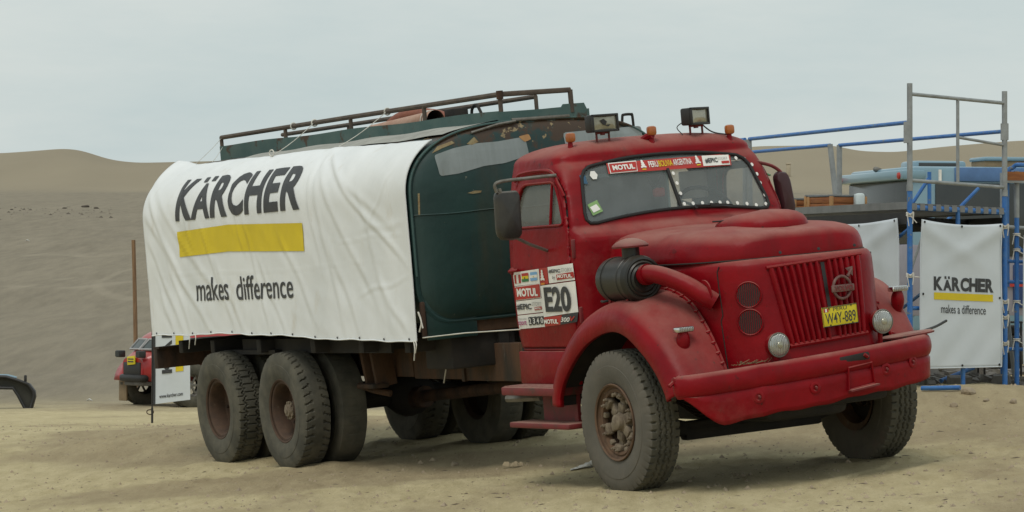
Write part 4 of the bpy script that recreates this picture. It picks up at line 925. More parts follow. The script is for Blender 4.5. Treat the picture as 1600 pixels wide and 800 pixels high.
# ---- wheels (built facing -y, turned round for the far side) -----
RT=.53
def tyre_mesh(kind,seg=384):
    # across profile: y (outwards negative), r
    side=[(-.095,.275),(-.118,.285),(-.132,.32),(-.142,.38),(-.142,.415),(-.1385,.418),(-.138,.45),(-.130,.485),(-.121,.507)]
    tr=[(-.115+.23*k/24, .522+.008*(1-((-.115+.23*k/24)/.115)**2)) for k in range(25)]
    prof=side+tr+[(-y,r) for y,r in side[::-1]]
    n=len(prof); Y=np.array([p[0] for p in prof]); Rr=np.array([p[1] for p in prof]); th=np.linspace(0,2*pi,seg,endpoint=False)
    TH,YY=np.meshgrid(th,Y,indexing='ij'); RR=np.broadcast_to(Rr,TH.shape).copy()
    tread=np.zeros(n,bool); tread[len(side):len(side)+25]=True
    per={'hook':44,'hex':22,'front':52,'worn':40}[kind]; ph=(TH*per/(2*pi))%1; g=np.zeros_like(TH)
    if kind=='hook':
        off=np.where(YY>0,.5,0); p2=(ph+off+.25*np.clip((np.abs(YY)-.05)/.06,0,1)**2)%1
        g=np.maximum(g,((p2<.17)&(np.abs(YY)>.048))*1.0); g=np.maximum(g,((ph+off)%1<.34)*((np.abs(YY)>.045)&(np.abs(YY)<.058))*.8)
    elif kind=='hex':
        tri=np.abs(((ph*2)%1)*2-1); z1=.012+.020*tri; ph2=(ph*2+.0)%1
        for c in(-.058,.058): g=np.maximum(g,(np.abs(YY-c-(tri-.5)*.030*np.sign(c))<.0075)*1.0)
        g=np.maximum(g,((np.abs(YY)<.05)&(ph2<.13))*1.0); g=np.maximum(g,((np.abs(YY)>.062)&(((ph2+.5)%1)<.13))*1.0)
        g=np.maximum(g,(np.abs(YY)>.108)*(((ph2+.5)%1)<.16)*1.0)
    elif kind=='front':
        tri=np.abs(ph*2-1)
        for c in(-.045,.0,.045): g=np.maximum(g,(np.abs(YY-c-(tri-.5)*.014)<.0062)*.8)
        g=np.maximum(g,((np.abs(YY)>.078)&(ph<.20))*1.0)
    else:
        g=np.maximum(g,((np.abs(YY-.02)<.05)&(ph<.10))*.25)
    g=g*tread[None]*.017
    if kind=='front': # notches run down on to the shoulder
        sh=(np.abs(YY)>.12)&(Rr[None]>.46); RR=RR-sh*(ph<.22)*.006
    RR=RR-g
    wob=.0015*np.sin(TH*7)+.001*np.sin(TH*13+1)
    RR=RR+wob*tread[None]
    V=np.stack([np.cos(TH)*RR,YY,np.sin(TH)*RR],-1).reshape(-1,3)
    i=np.arange(seg)[:,None]; j=np.arange(n-1)[None]; ii=(i+1)%seg
    Fq=np.stack([i*n+j,i*n+j+1,ii*n+j+1,ii*n+j],-1).reshape(-1,4)
    # tyre settles: flatten where it meets the ground
    V[:,2]=np.maximum(V[:,2],-.517)
    me=bpy.data.meshes.new('tyre'); me.from_pydata(V.tolist(),[],Fq.tolist()); me.polygons.foreach_set('use_smooth',[True]*len(Fq)); me.update()
    try: me.set_sharp_from_angle(angle=R_(32))
    except Exception: pass
    if kind=='front':
        me.materials.append(TYREF); me.materials.append(TYRE)
        mi=np.zeros((seg,n-1),dtype=np.int32); mi[:,len(side):len(side)+24]=1; me.polygons.foreach_set('material_index',mi.ravel())
    else: me.materials.append(TYRE)
    return me
TM={k:tyre_mesh(k) for k in('hook','hex','front','worn')}
def mesh_of(mb,name,m,sharp=35):
    o=mb.build(name,m,None,True,None,sharp); me=o.data; bpy.data.objects.remove(o); return me
ax=(0,-1,0)
rf=MB(); rf.lathe([(.128,.268),(.136,.280),(.128,.286),(.115,.282),(.105,.262),(.095,.247),(.03,.240),(.02,.225),(-.11,.235),(-.125,.27),(-.13,.285)],(0,0,0),ax,48)
rf.lathe([(.100,.250),(.106,.240),(.10,.222),(.06,.214)],(0,0,0),ax,48); RIMF=mesh_of(rf,'rim',RIMM)
rr=MB(); rr.lathe([(.112,.268),(.122,.282),(.116,.290),(.103,.276),(.10,.250),(.085,.238),(.02,.232),(-.045,.222),(-.06,.205),(-.066,.185),(-.063,.150),(-.055,.11),(-.055,.0)],(0,0,0),ax,48); RIMR=mesh_of(rr,'rim',mat('dual_rim_rust',(.075,.042,.025),(.045,.027,.018),rough=.85,scale=8,spots=(.10,.07,.045),spot_scale=9,spot_lo=.6,bump=.1))
ri=MB(); ri.lathe([(.112,.285),(.08,.25),(-.08,.245),(-.112,.285)],(0,0,0),ax,40); RIMI=mesh_of(ri,'rim',RIMD)
bk=MB(); bk.lathe([(.0,.24),(.0,.0)],(0,0,0),ax,40); 
# front spider hub: six cast arms with rim clamps and a domed cap
sp=MB(); sp.lathe([(-.05,.11),(.03,.105),(.05,.085),(.075,.075),(.082,.062),(.118,.055),(.128,.04),(.132,0)],(0,0,0),ax,24)
for k in range(6):
    a=k*pi/3+.3; rot=Matrix.Rotation(-a,3,'Y'); 
    for(c,d)in(((.135,-.045,0),(.14,.05,.062)),((.195,-.070,0),(.05,.06,.088)),((.105,-.06,0),(.07,.05,.075))): sp.box(rot@Vector(c),d,rot,bev=.012)
    for s in(-1,1):
        p=rot@Vector((.205,-.098,s*.030)); sp.lathe([(-.01,.014),(.018,.014),(.02,.008),(.034,.008),(.036,0)],p,ax,6)
    a2=a+pi/6; rot=Matrix.Rotation(-a2,3,'Y'); sp.box(rot@Vector((.212,-.075,0)),(.04,.04,.04),rot,bev=.008)
HUBF=mesh_of(sp,'hub',HUBM)
hb=MB(); hb.lathe([(-.06,.11),(-.02,.105),(.0,.07),(.03,.062),(.032,.080),(.05,.082),(.053,.062),(.075,.052),(.078,.03),(.088,.026),(.09,0)],(0,0,0),ax,24)
for k in range(10): a=k*pi/5; hb.lathe([(.048,.0095),(.060,.0095),(.062,0)],(.072*cos(a),0,.072*sin(a)),ax,6)
HUBB=mesh_of(hb,'hub',HUBM)
hn=MB()
for k in range(8): a=k*pi/4; hn.lathe([(-.058,.014),(-.036,.013),(-.034,0)],(.165*cos(a),0,.165*sin(a)),ax,6)
BOLTS=mesh_of(hn,'wheel_nuts',RIMD)
LIN=mesh_of(bk,'wheel_back_plate',DARK)
def wheel(x,y,kind,role,roll=0):
    out=-1 if y<0 else 1
    wobj=empty('wheel',(x,y,.52)); wobj.parent=truck
    flip=0 if out<0 else pi
    if role=='inner': flip+=pi
    wobj.rotation_euler=(0,0,flip)
    link('tyre',TM[kind],wobj)
    if role=='front': 
        link('rim',RIMF,wobj,rot=(0,roll,0)); link('hub',HUBF,wobj,rot=(0,roll,0)); link('wheel_back_plate',LIN,wobj)
    elif role=='outer':
        link('rim',RIMR,wobj); link('wheel_nuts',BOLTS,wobj)
    elif role=='outerhub':
        link('rim',RIMR,wobj); link('wheel_nuts',BOLTS,wobj); link('hub',HUBB,wobj)
    else: link('rim',RIMI,wobj); link('wheel_back_plate',LIN,wobj)
    wobj['label']={'front':'steering wheel with cast six arm hub and dusty sidewall','outerhub':'outer dual wheel with a deep rusty dish and a toothed hub','outer':'outer dual wheel with a deep rusty dish and block tread','inner':'inner dual wheel with worn tread'}[role]
    return wobj
wheel(0,-1.04,'front','front'); wheel(0,1.04,'front','front',.4)
for x,k1,k2,role in((-5.84,'hook','worn','outerhub'),(-7.33,'hex','hook','outer')):
    for sg in(-1,1):
        wheel(x,sg*1.14,k1,role if sg<0 else 'outerhub'); wheel(x,sg*.785,k2,'inner')
# ---- chassis ----------------------------------------------------
for sg in(-1,1):
    r=MB(); y=sg*.43
    r.box((-3.9,y,.91),(9.9,.02,.26)); r.box((-3.9,y-sg*.04,1.035),(9.9,.09,.014)); r.box((-3.9,y-sg*.04,.785),(9.9,.09,.014)); r.build('chassis_rail',RUSTBR if sg<0 else DARK,truck)
fl=MB()
for x0,x1,zl in((-5.95,-4.62,.76),(-4.60,-3.64,.745),(-3.62,-2.62,.735),(-2.60,-1.78,.745)): fl.box(((x0+x1)/2,-.50,(zl+1.05)/2),(x1-x0,.05,1.05-zl),bev=.008)
fl.box((-3.63,-.53,.90),(.05,.03,.34)); fl.build('rusty_side_panel',RUSTBR,truck)
sub=MB()
for x in(-8.4,-7.6,-6.5,-5.3,-4.3,-3.4): sub.box((x,0,1.09),(.10,2.3,.12),bev=.006)
for y in(-.44,.44): sub.box((-5.9,y,1.085),(5.75,.09,.11))
sub.build('tank_bearers',DARK,truck)
skirt=MB(); skirt.box((-5.6,-1.0,1.08),(3.2,.02,.13)); skirt.box((-3.3,-.62,1.02),(.5,.6,.3),bev=.02); skirt.build('under_tank_boxes',DARK,truck)
ax_=MB()
for x in(-5.84,-7.33):
    ax_.tube([(x,-.98,.52),(x,-.35,.54),(x,.35,.54),(x,.98,.52)],[.07,.085,.085,.07],12); ax_.lathe([(-.24,0),(-.22,.10),(-.12,.18),(0,.21),(.12,.18),(.22,.10),(.24,0)],(x,0,.55),(0,1,0),20)
ax_.build('rear_axle',DARK,truck)
sp=MB()
for sg in(-1,1):
    for k in range(7): L2=1.55-.17*k; sp.tube(catmull([(-6.585-L2/2,sg*.52,.62-.028*k+.05),(-6.585,sg*.52,.74-.028*k),(-6.585+L2/2,sg*.52,.62-.028*k+.05)],5),.015,4)
    sp.box((-6.585,sg*.52,.80),(.30,.12,.2),bev=.02)
sp.build('leaf_springs',RUST,truck)
fs=MB()
for sg in(-1,1):
    for k in range(6): L2=1.35-.16*k; fs.tube(catmull([(-L2/2,sg*.42,.62-.024*k+.06),(0,sg*.42,.60-.024*k),(L2/2,sg*.42,.62-.024*k+.06)],5),.014,4)
fs.build('front_leaf_springs',RUST,truck)
fa=MB(); fa.tube([(0,-.92,.52),(0,-.78,.46),(0,-.55,.40),(0,.55,.40),(0,.78,.46),(0,.92,.52)],.062,8); fa.box((.0,0,.395),(.10,1.2,.14),bev=.02); fa.tube([(-.2,-.85,.42),(-.2,.85,.42)],.022,8); fa.build('front_axle',DARK,truck)
MB().box((-.05,0,.72),(1.7,.72,.55),bev=.06).box((.72,0,.66),(.35,1.3,.28),bev=.04).build('engine_sump',DARK,truck)
MB().tube([(-5.65,0,.52),(-2.2,0,.73)],.055,14).tube([(-5.72,0,.51),(-5.5,0,.525)],.10,12).tube([(-2.3,0,.72),(-1.5,0,.78)],[.09,.16],12).build('propeller_shaft',RUST,truck)
MB().box((-1.5,0,.85),(.9,.5,.45),bev=.06).build('gearbox',DARK,truck)
bm_=MB(); bm_.box((-8.93,-.08,.985),(.09,2.26,.205),bev=.006); bm_.box((-8.90,-.08,1.085),(.14,2.26,.02)); bm_.build('rear_cross_beam',RUST,truck)
br=MB()
for x in(-4.95,-5.15): br.box((x,-.66,.92),(.05,.20,.46),Matrix.Rotation(.12,3,'X'),bev=.01)
br.box((-5.05,-.72,.70),(.34,.16,.04),bev=.01); br.tube([(-5.35,-.70,.70),(-5.1,-.70,.66),(-4.95,-.6,.62)],.03,8); br.box((-5.35,-.55,.93),(.45,.10,.14),bev=.02); br.build('spring_hanger',RUSTBR,truck)
MB().box((-6.9,-.93,1.03),(1.2,.3,.04)).box((-8.2,-.55,.80),(.05,.06,.4)).build('tank_frame_plate',DARK,truck)
MB().tube(catmull([(-3.9,-.54,1.02),(-3.86,-.58,.86),(-3.93,-.58,.72)],5),.006,5).build('loose_wire',ROPE,truck)
MB().tube([(-2.95,-1.22,1.16),(-2.3,-1.16,1.19),(-1.62,-1.0,1.20)],.005,5).build('tie_wire',ROPE,truck)
# ---- tank -------------------------------------------------------
TH_=1.22
def tank_half(n=60):
    y=TH_*np.sin(np.linspace(-pi/2,pi/2,n*2+1)); z=2.30+.57*(1-np.abs(y/TH_)**3)**(1/2.3)
    side=[(-TH_,zz) for zz in np.linspace(1.56,2.28,16)]
    low=[(-TH_+.30*(1-cos(a)),1.56-.30*sin(a)) for a in np.linspace(0,pi/2,12)][::-1]
    P=low[:-1]+side+list(zip(y[1:-1],z[1:-1]))+[(TH_,zz) for zz in np.linspace(2.28,1.56,16)]+[(-a,b) for a,b in low[:-1][::-1]]
    return np.array(P)
TP=tank_half(); XF,XB=-2.985,-8.80
def tring(x,s=1,c=(0,2.05)): return [(x,c[0]+(y-c[0])*s,c[1]+(z-c[1])*s) for y,z in TP]
body=MB(); rows=[tring(x)+[tring(x)[0]] for x in np.linspace(XB,XF,30)]
body.grid(rows,flip=True); tank=body.build('tank',TEAL,truck)
ff=MB(); rows=[]
for s,dx in((1.004,-.01),(1.006,.012),(.99,.016),(.978,.012),(.972,.004),(.955,.018),(.92,.034),(.86,.050),(.75,.068),(.6,.085),(.45,.098),(.3,.106),(.15,.111),(.02,.113)): r=tring(XF+dx,s); rows.append(r+[r[0]])
front=ff.grid(rows,flip=True).build('tank_front_panel',TEAL,truck)
bk=MB(); rows=[tring(XB,s)+[tring(XB,s)[0]] for s in(1,.97,.6,.3,.02)]; bk.grid(rows).build('tank_back_panel',TEALR,truck)
rim=MB(); rim.tube([(XF+.014,y*.995,2.05+(z-2.05)*.995) for y,z in TP if z>1.62],.009,6); rim.build('tank_front_rim',TEALR,truck)
_pa=np.arctan2(TP[:,1]-2.05,TP[:,0]); _pr=np.hypot(TP[:,0],TP[:,1]-2.05); _o=np.argsort(_pa)
def head_x(y,z):
    q=math.hypot(y,z-2.05)/float(np.interp(math.atan2(z-2.05,y),_pa[_o],_pr[_o],period=2*pi)); return XF+float(np.interp(q,[.02,.15,.3,.45,.6,.75,.86,.92,.955,.972,.985],[.113,.111,.106,.098,.085,.068,.050,.034,.018,.006,.014]))
fm=lambda off:(lambda a,b:(head_x(a,b)+off,a,b))
ro=rounded([(-.975,2.63),(-.80,2.675),(-.60,2.70),(-.40,2.702),(-.14,2.725),(-.125,2.57),(-.36,2.52),(-.55,2.51),(-.78,2.465),(-.95,2.455)],.025)
quad_obj('primer_patch',fm(.004),ro[::2],GREYP,front,cut=.06); 
ro=rounded([(.22,2.735),(1.0,2.745),(1.01,2.45),(.24,2.45)],.03); quad_obj('primer_patch',fm(.004),ro[::3],GREYP,front,cut=.06)
ro=rounded([(-.20,2.73),(-.10,2.745),(-.085,2.70),(-.15,2.68)],.015); quad_obj('primer_patch',fm(.007),ro,CRATEL,front)
for pts in([(-.99,2.645),(-.93,2.70),(-.80,2.735),(-.78,2.715),(-.9,2.68)],[(-.68,2.70),(-.60,2.755),(-.57,2.71),(-.63,2.69)],[(-.73,2.30),(-.66,2.315),(-.60,2.31),(-.61,2.295),(-.68,2.29)],[(-1.16,2.15),(-1.15,2.33),(-1.135,2.33),(-1.145,2.16)]): quad_obj('flaked_paint',fm(.005),pts,MATS['tan'] if 'tan' in MATS else mat('tan',(.26,.22,.12),(.2,.13,.06),rough=.8,scale=30),front,cut=.03)
MB().tube([fm(.002)(a,2.15+.004*sin(a*9)) for a in np.linspace(-1.19,1.19,40)],.006,5).build('weld_seam',TEAL,front)
MB().box((-2.99,-.93,1.30),(.03,.46,.34),bev=.01).build('tank_saddle',TEAL,truck)
MB().box((-2.99,.93,1.30),(.03,.46,.34),bev=.01).build('tank_saddle',TEAL,truck)
MB().box((-3.05,0,1.24),(.10,1.5,.16),bev=.01).build('saddle_beam',RUSTBR,truck)
MB().box((-2.975,-1.19,1.30),(.05,.035,.30),bev=.01).build('tank_foot_bracket',RUST,truck)
# canvas strip on the crown beside the walkway
def tp(y,off): z=2.30+.57*(1-abs(y/TH_)**3)**(1/2.3); return (y*(1+off/1.3),z+off)
cs=MB(); cs.grid([[(x,*tp(y,.012+.006*sin(x*5+y*9))) for y in np.linspace(-.84,-.30,12)] for x in np.linspace(-7.5,-3.02,40)]); cs.build('crown_canvas',CANVAS,truck)
# walkway trough: side plates with ragged rusted feet
def plate(y,ang,x0,x1,zlo,zhi0,zhi1,name):
    n=90; rows=[]
    for k in range(n+1):
        t=k/n; x=x0+(x1-x0)*t; zh=zhi0+(zhi1-zhi0)*t+.006*sin(x*3); zl=zlo+.02*vnoise(np.array([x*3.0]),np.array([y*5.]),2.3)[0]*2
        rows.append([(x,y,float(zl)),(x,y,(zl+zh)/2),(x,y,zh)])
    o=MB().grid(rows).build(name,TEALR,truck,smooth=False); solid(o,.012,0); return o
plate(-.32,0,-8.97,-3.0,2.845,3.01,2.955,'walkway_side_plate'); plate(.42,0,-8.97,-3.0,2.845,3.01,2.955,'walkway_side_plate')
rows=[]
for k in range(40):
    y=-.34+.86*k/39; top=2.945+.028*(y>.26)-(.05*(y>.49)) ; rows.append([(-2.985,y,2.85+.012*sin(y*31)),(-2.985,y,2.9),(-2.985,y,top)])
o=MB().grid(rows).build('walkway_front_plate',TEALR,truck,smooth=False); solid(o,.014,0)
MB().box((-6.0,.05,2.875),(5.9,.72,.02)).build('walkway_floor',TEALR,truck)
MB().box((-2.975,.05,2.872),(.03,.55,.028),bev=.01).tube([(-2.95,-.62,2.79),(-2.95,-.36,2.845),(-2.95,-.2,2.86)],.012,6).build('torn_metal_lip',STEEL,truck)
# railing
rl=MB(); rl.tube([(-8.97,-.30,3.09),(-6,-.30,3.094),(-3.0,-.30,3.09),(-2.99,.36,3.088)],.022,8); ra=rl.build('railing',RAILM,truck)
MB().tube([(-8.97,.36,3.075),(-3.6,.36,3.075)],.020,8).build('far_rail',RAILM,ra)
for x in(-8.97,-7.40,-5.93,-4.42,-3.0): MB().tube([(x,-.30,2.84 if x<-8.5 else 2.9),(x,-.30,3.09)],.020,8).build('rail_post',RAILM,ra)
MB().tube([(-2.99,.36,2.9),(-2.99,.36,3.09)],.022,8).build('rail_post',RAILM,ra)
for x in(-8.9,-7.4,-5.5,-3.6): MB().tube([(x,.36,2.9),(x,.36,3.075)],.018,8).build('rail_post',RAILM,ra)
MB().tube([(-3.0,-.30,3.05),(-3.0,-.30,3.12)],.03,8).build('rail_elbow',RUST,ra)
MB().tube(catmull([(-3.4,1.06,2.70),(-3.4,1.075,2.84),(-3.4,1.09,2.86),(-3.4,1.16,2.86),(-3.4,1.175,2.84),(-3.4,1.18,2.65)],4),.012,8).build('grab_handle',DARK,truck)
MB().box((-4.6,.1,2.965),(.16,.16,.18),bev=.01).build('filler_hatch',DARK,truck)
MB().tube(catmull([(-4.3,.1,2.88),(-4.3,.1,3.02),(-4.2,.1,3.06),(-4.1,.1,2.95)],4),.015,6).build('hatch_handle',DARK,truck)
# ================================================================== hoses lying in the walkway
h=empty('suction_hose',t2w((-5.0,-.05,2.9)),'pale salmon rigid suction pipe with dark open end on the tank walkway','pipe'); h.rotation_euler=TR.to_euler()
MB().tube([(-1.05,.03,.03),(.35,-.03,.075)],.085,20,cap=False).build('pipe_wall',HOSEP,h); MB().tube([(-1.05,.03,.03),(.34,-.03,.075)],.078,20,cap=False).build('pipe_bore',mat('pipe_bore',(.05,.022,.015),rough=.9),h)
rp=MB(); 
for dx in(.22,.27): rp.tube([Vector((dx,-.03+.088*cos(a),.072+.088*sin(a))) for a in np.linspace(0,2*pi,20)],.006,5)
rp.build('lashing',ROPE,h)
h2=empty('bent_hose',t2w((-5.5,.15,2.9)),'rust red bent hose arching up behind the salmon pipe','hose'); h2.rotation_euler=TR.to_euler()
MB().tube(catmull([(-.85,.0,-.02),(-.62,0,.07),(-.35,0,.145),(.0,0,.165),(.4,-.02,.13),(.8,-.04,.06),(1.1,-.05,.02)],7),.055,16).build('hose_wall',HOSER,h2)
tag(MB().grid([[tuple(t2w((x,y,2.90+.05*sin((x+6.9)*1.8)+.02*sin(y*20)+.03*sin(x*7)))) for y in np.linspace(-.28,.3,8)] for x in np.linspace(-6.9,-5.6,16)]).build('folded_sheet',CANVAS),'crumpled pale sheet lying on the tank walkway','sheet')
# ================================================================== the big white tarp over the tank flank
prof=[(-TH_,z) for z in np.linspace(1.05,2.29,120)]+[(y,2.30+.57*(1-abs(y/TH_)**3)**(1/2.3)) for y in TH_*np.sin(np.linspace(-pi/2,-.02,240))]
prof=np.array(prof); tg=np.gradient(prof,axis=0); tg/=np.linalg.norm(tg,axis=1)[:,None]; PN=np.stack([-tg[:,1],tg[:,0]],1); PO=prof+PN*.034
PS=np.concatenate([[0],np.cumsum(np.linalg.norm(np.diff(PO,axis=0),axis=1))]); PS-=.08      # s=0 at z=1.13
FOLDS=[]                     # creases: (x0,s0,x1,s1,width,height)
for a in[(-5.0,1.80,-3.05,.62,.035,.030),(-5.05,1.80,-3.6,.25,.05,.024),(-4.95,1.82,-4.35,.08,.05,.022),(-4.9,1.70,-3.3,.95,.04,.018),(-8.80,1.50,-7.9,.55,.045,.034),(-8.78,1.25,-7.3,.1,.05,.028),(-8.75,1.0,-8.0,.12,.05,.026),(-8.7,1.55,-6.9,.30,.05,.018),(-7.4,1.1,-6.75,.12,.045,.022),(-6.35,1.10,-5.95,.10,.04,.022),(-6.75,1.6,-6.35,.75,.035,.016),(-7.1,.75,-6.5,.08,.05,.022),(-6.15,.8,-5.55,.06,.04,.020),(-5.6,1.0,-4.9,.15,.045,.020),(-4.6,.9,-4.0,.05,.05,.020),(-3.9,1.3,-3.4,.1,.05,.016),(-8.3,.8,-7.75,.05,.04,.020),(-7.95,1.55,-7.6,.9,.04,.018),(-5.0,1.55,-4.75,.65,.035,.018),(-3.6,.5,-3.1,.05,.04,.018),(-3.9,.95,-3.0,.97,.03,.008),(-8.6,.62,-8.2,.02,.05,.02),(-4.65,.86,-3.0,.88,.010,.007),(-8.8,.64,-3.0,.66,.009,.005),(-4.66,1.7,-4.66,.05,.010,.006),(-3.85,1.7,-3.85,.05,.010,.006),(-6.62,1.8,-6.66,.06,.010,.006),(-3.7,.98,-3.25,1.42,.02,.012),(-4.0,.4,-3.05,.52,.018,.010)]: FOLDS.append(a)
def fold_h(x,s):
    h=.010*vnoise(np.array([x+s*.5]),np.array([s*.7]),2.1)[0]+.006*vnoise(np.array([x*1.3+s]),np.array([s-x*.2]),6.0)[0]
    h+=.004*sin(x*7.5+s*1.3+1.2*sin(x*1.7))*max(0,1.05-s)
    for x0,s0,x1,s1,wd,ht in FOLDS:
        dx,ds=x1-x0,s1-s0; L2=dx*dx+ds*ds; t=((x-x0)*dx+(s-s0)*ds)/L2
        if -.1<t<1.1:
            d=((x-x0)*ds-(s-s0)*dx)/math.sqrt(L2)+.015*sin(t*9+x0*5); e=min(1,max(0,(t+.1)/.25),max(0,(1.1-t)/.3)); q=d/wd
            if abs(q)<3: h+=.40*ht*e*(math.exp(-q*q)-.55*math.exp(-(q-1.1)**2))
    return h
def tarp_top(x): return lerp(x,[-8.83,-8.7,-7.8,-6.4,-5.0,-4.4,-3.4,-2.97],[1.96,1.98,1.92,1.885,1.87,1.79,1.77,1.735])+.012*sin(x*4)
def tarp_bot(x): return lerp(x,[-8.83,-7.8,-6.6,-5.6,-4.3,-3.0],[.075,.085,.085,.06,.018,.005])+.006*sin(x*4.2)+.003*sin(x*13)
_fc={}
def tarp_pt(x,s,off=0):
    y=float(np.interp(s,PS,PO[:,0])); z=float(np.interp(s,PS,PO[:,1])); ny=float(np.interp(s,PS,PN[:,0])); nz_=float(np.interp(s,PS,PN[:,1])); l=math.hypot(ny,nz_)
    h=fold_h(x,s)*min(1,(x+8.9)*6,(-2.95-x)*5)+off+.012*max(0,.5-s)*2*(1+.4*sin(x*3))
    if s<0: z=1.13+s
    # rear upper corner stands up in a loose flap
    fl=max(0,1-(x+8.84)/.35)*max(0,(s-1.55)/.43)
    return (x-.10*fl*1.2,y+ny/l*h-.02*fl,z+nz_/l*h+.06*fl)
tarp=empty('advertising_tarp',t2w((-5.9,-1.25,1.14)),'large wrinkled white tarp with black letters and yellow bar hung over the tank side','tarp'); tarp.rotation_euler=TR.to_euler(); TO=Vector((-5.9,-1.25,1.14))
def tm(off): return lambda a,b: tuple(Vector(tarp_pt(a,b,off))-TO)
nx,nss=236,92; rows=[]
for i in range(nx+1):
    x=-8.84+5.865*i/nx; b,t=tarp_bot(x),tarp_top(x); rows.append([tm(0)(x-.03*(1-j/nss)*0,b+(t-b)*j/nss) for j in range(nss+1)])
sheet=MB().grid(rows).build('tarp_sheet',TARP,tarp); solid(sheet,.004,-1)
hem=MB(); hem.tube([tm(.004)(x,tarp_bot(x)+.004) for x in np.linspace(-8.83,-2.98,120)],.006,5); hem.tube([tm(.004)(-2.978,s) for s in np.linspace(.01,1.73,50)],.006,5); hem.build('tarp_hem',TARP,tarp)
ey=MB()
for k in range(13): x=-8.7+5.6*k/12; p=Vector(tm(.006)(x,tarp_bot(x)+.022)); ey.lathe([(0,.010),(.003,.010),(.004,0)],p,(0,-1,0),8)
ey.build('eyelets',DARK,tarp)
# printed letters follow the cloth
xs=-7.98
def letter(ch,x0,x1,s0,s1,bold=.035): text_obj('lettering',ch,tm(.006),x0,x1,s0,s1,PRINTK,tarp,bold=bold,cut=.03)
for ch,x0,x1 in(('K',-7.97,-7.575),('R',-7.12,-6.715),('C',-6.715,-6.345),('H',-6.31,-5.925),('E',-5.87,-5.55),('R',-5.49,-5.08)): letter(ch,x0,x1,1.165,1.59)
letter('A',-7.585,-7.145,1.165,1.515)
for x in(-7.50,-7.30): quad_obj('lettering',tm(.006),[(x,1.535),(x+.095,1.535),(x+.095,1.595),(x,1.595)],PRINTK,tarp,cut=.03)
quad_obj('yellow_bar',tm(.006),[(-7.94,.825),(-6.75,.845),(-5.06,.80),(-5.055,1.045),(-6.70,1.09),(-7.945,1.065)],PRINTY,tarp,cut=.035)
text_obj('lettering','makes',tm(.006),-7.60,-6.82,.40,.62,PRINTK,tarp,bold=.006,cut=.03); text_obj('lettering','difference',tm(.006),-6.64,-5.37,.395,.615,PRINTK,tarp,bold=.006,cut=.03)
def rope(a,b,sag=.02,r=.006):
    a,b=Vector(a),Vector(b); tr=MB(); tr.tube([a.lerp(b,t)-Vector((0,0,sag*4*t*(1-t))) for t in np.linspace(0,1,7)],r*.65,5); tr.build('tie_rope',ROPE,tarp)
tpt=lambda x:Vector(tm(.01)(x,tarp_top(x)-.02))
rope(tpt(-6.45),Vector((-6.72,-.30,3.10))-TO); rope(tpt(-4.95),Vector((-5.15,-.30,3.10))-TO); rope(tpt(-8.5),Vector((-8.95,-.30,3.09))-TO,.01,.004); rope(tpt(-8.0),Vector((-8.95,-.30,3.0))-TO,.01,.004)
MB().tube([tpt(-6.45)+Vector((.05*cos(a),-.01,.02+.03*sin(a))) for a in np.linspace(0,2*pi,14,endpoint=False)],.006,5,closed=True).build('rope_loop',ROPE,tarp)
for x in(-6.72,-5.15,-7.2): MB().tube([Vector((x,-.30+.03*cos(a),3.092+.03*sin(a)))-TO for a in np.linspace(0,2*pi,12,endpoint=False)],.007,5,closed=True).build('rope_loop',ROPE,tarp)
for x,dz in((-7.85,.13),(-7.70,.10),(-2.985,.10),(-3.02,.16)): 
    p=Vector(tm(.008)(x,tarp_bot(x)+.01)); MB().tube(catmull([p,p+Vector((.05,-.02,-dz*.4)),p+Vector((.02,-.02,-dz))],4),.005,5).build('rope_end',ROPE,tarp)
p=Vector((-2.95,-1.235,1.34))-TO; MB().tube(catmull([p,p+Vector((.03,-.02,.03)),p+Vector((.05,-.01,-.05)),p+Vector((.02,-.02,-.13))],4),.007,5).tube(catmull([p,p+Vector((.06,-.02,-.02)),p+Vector((.09,-.02,-.10))],4),.006,5).build('rope_knot',ROPE,tarp)
# ================================================================== surroundings
def on_ground(u,row):
    """where the line of sight at bearing u / elevation row (photo scale) meets the sand"""
    d=np.concatenate([np.arange(18,60,.05),np.geomspace(60,640,4000)]); X=(u-800)/5000*d; Z=ground_z(X,d); e=Z-(CAMZ+(440-row)/5000*d)
    k=np.where(e>0)[0]; k=k[0] if len(k) else len(d)-1
    return Vector((X[k],d[k],Z[k]))
def place(u,d): return Vector(((u-800)/5000*d,d,gz((u-800)/5000*d,d)))
# ---- flag banner behind the truck ------------------------------
fb=on_ground(238,661); fl=empty('feather_flag',fb,'tall white printed flag on a black pole planted in sand behind the truck','flag')
MB().tube([(0,0,-.1),(0,0,.4),(.0,0,2.55)],[.012,.012,.010],8).tube([(0,0,0),(0,0,.22)],.018,6).build('flag_pole',BLACK,fl)
MB().tube([(-.03+.05*cos(a),0,.16+.035*sin(a)) for a in np.linspace(0,2*pi,14,endpoint=False)],.008,5,closed=True).build('pole_clip',RUST,fl)
fz=lambda a,b,o=0:(a,-.02+.035*sin(a*7+b*.9)+.02*sin(b*3+a*4)-o,b+(.13*a if b<.6 else .13*a*max(0,1-(b-.6)/.8)))
MB().grid([[fz(a,b) for b in np.linspace(.27,2.5,50)] for a in np.linspace(0.0,.56,16)]).build('flag_cloth',CLOTH,fl)
MB().grid([[fz(a,b,.008) for b in np.linspace(.27,2.5,40)] for a in (0,.02,.045)]).build('flag_sleeve',PRINTK,fl)
b0=75/5000*fb.y
for ch,wd in(('K',.23),('A',.24),('R',.23),('C',.22),('H',.23),('E',.20),('R',.23)):
    text_obj('lettering',ch,lambda p,q:fz(.29-q,p,.008),b0,b0+wd,0,.15 if ch!='A' else .125,PRINTK,fl,bold=.035); b0+=wd+.035
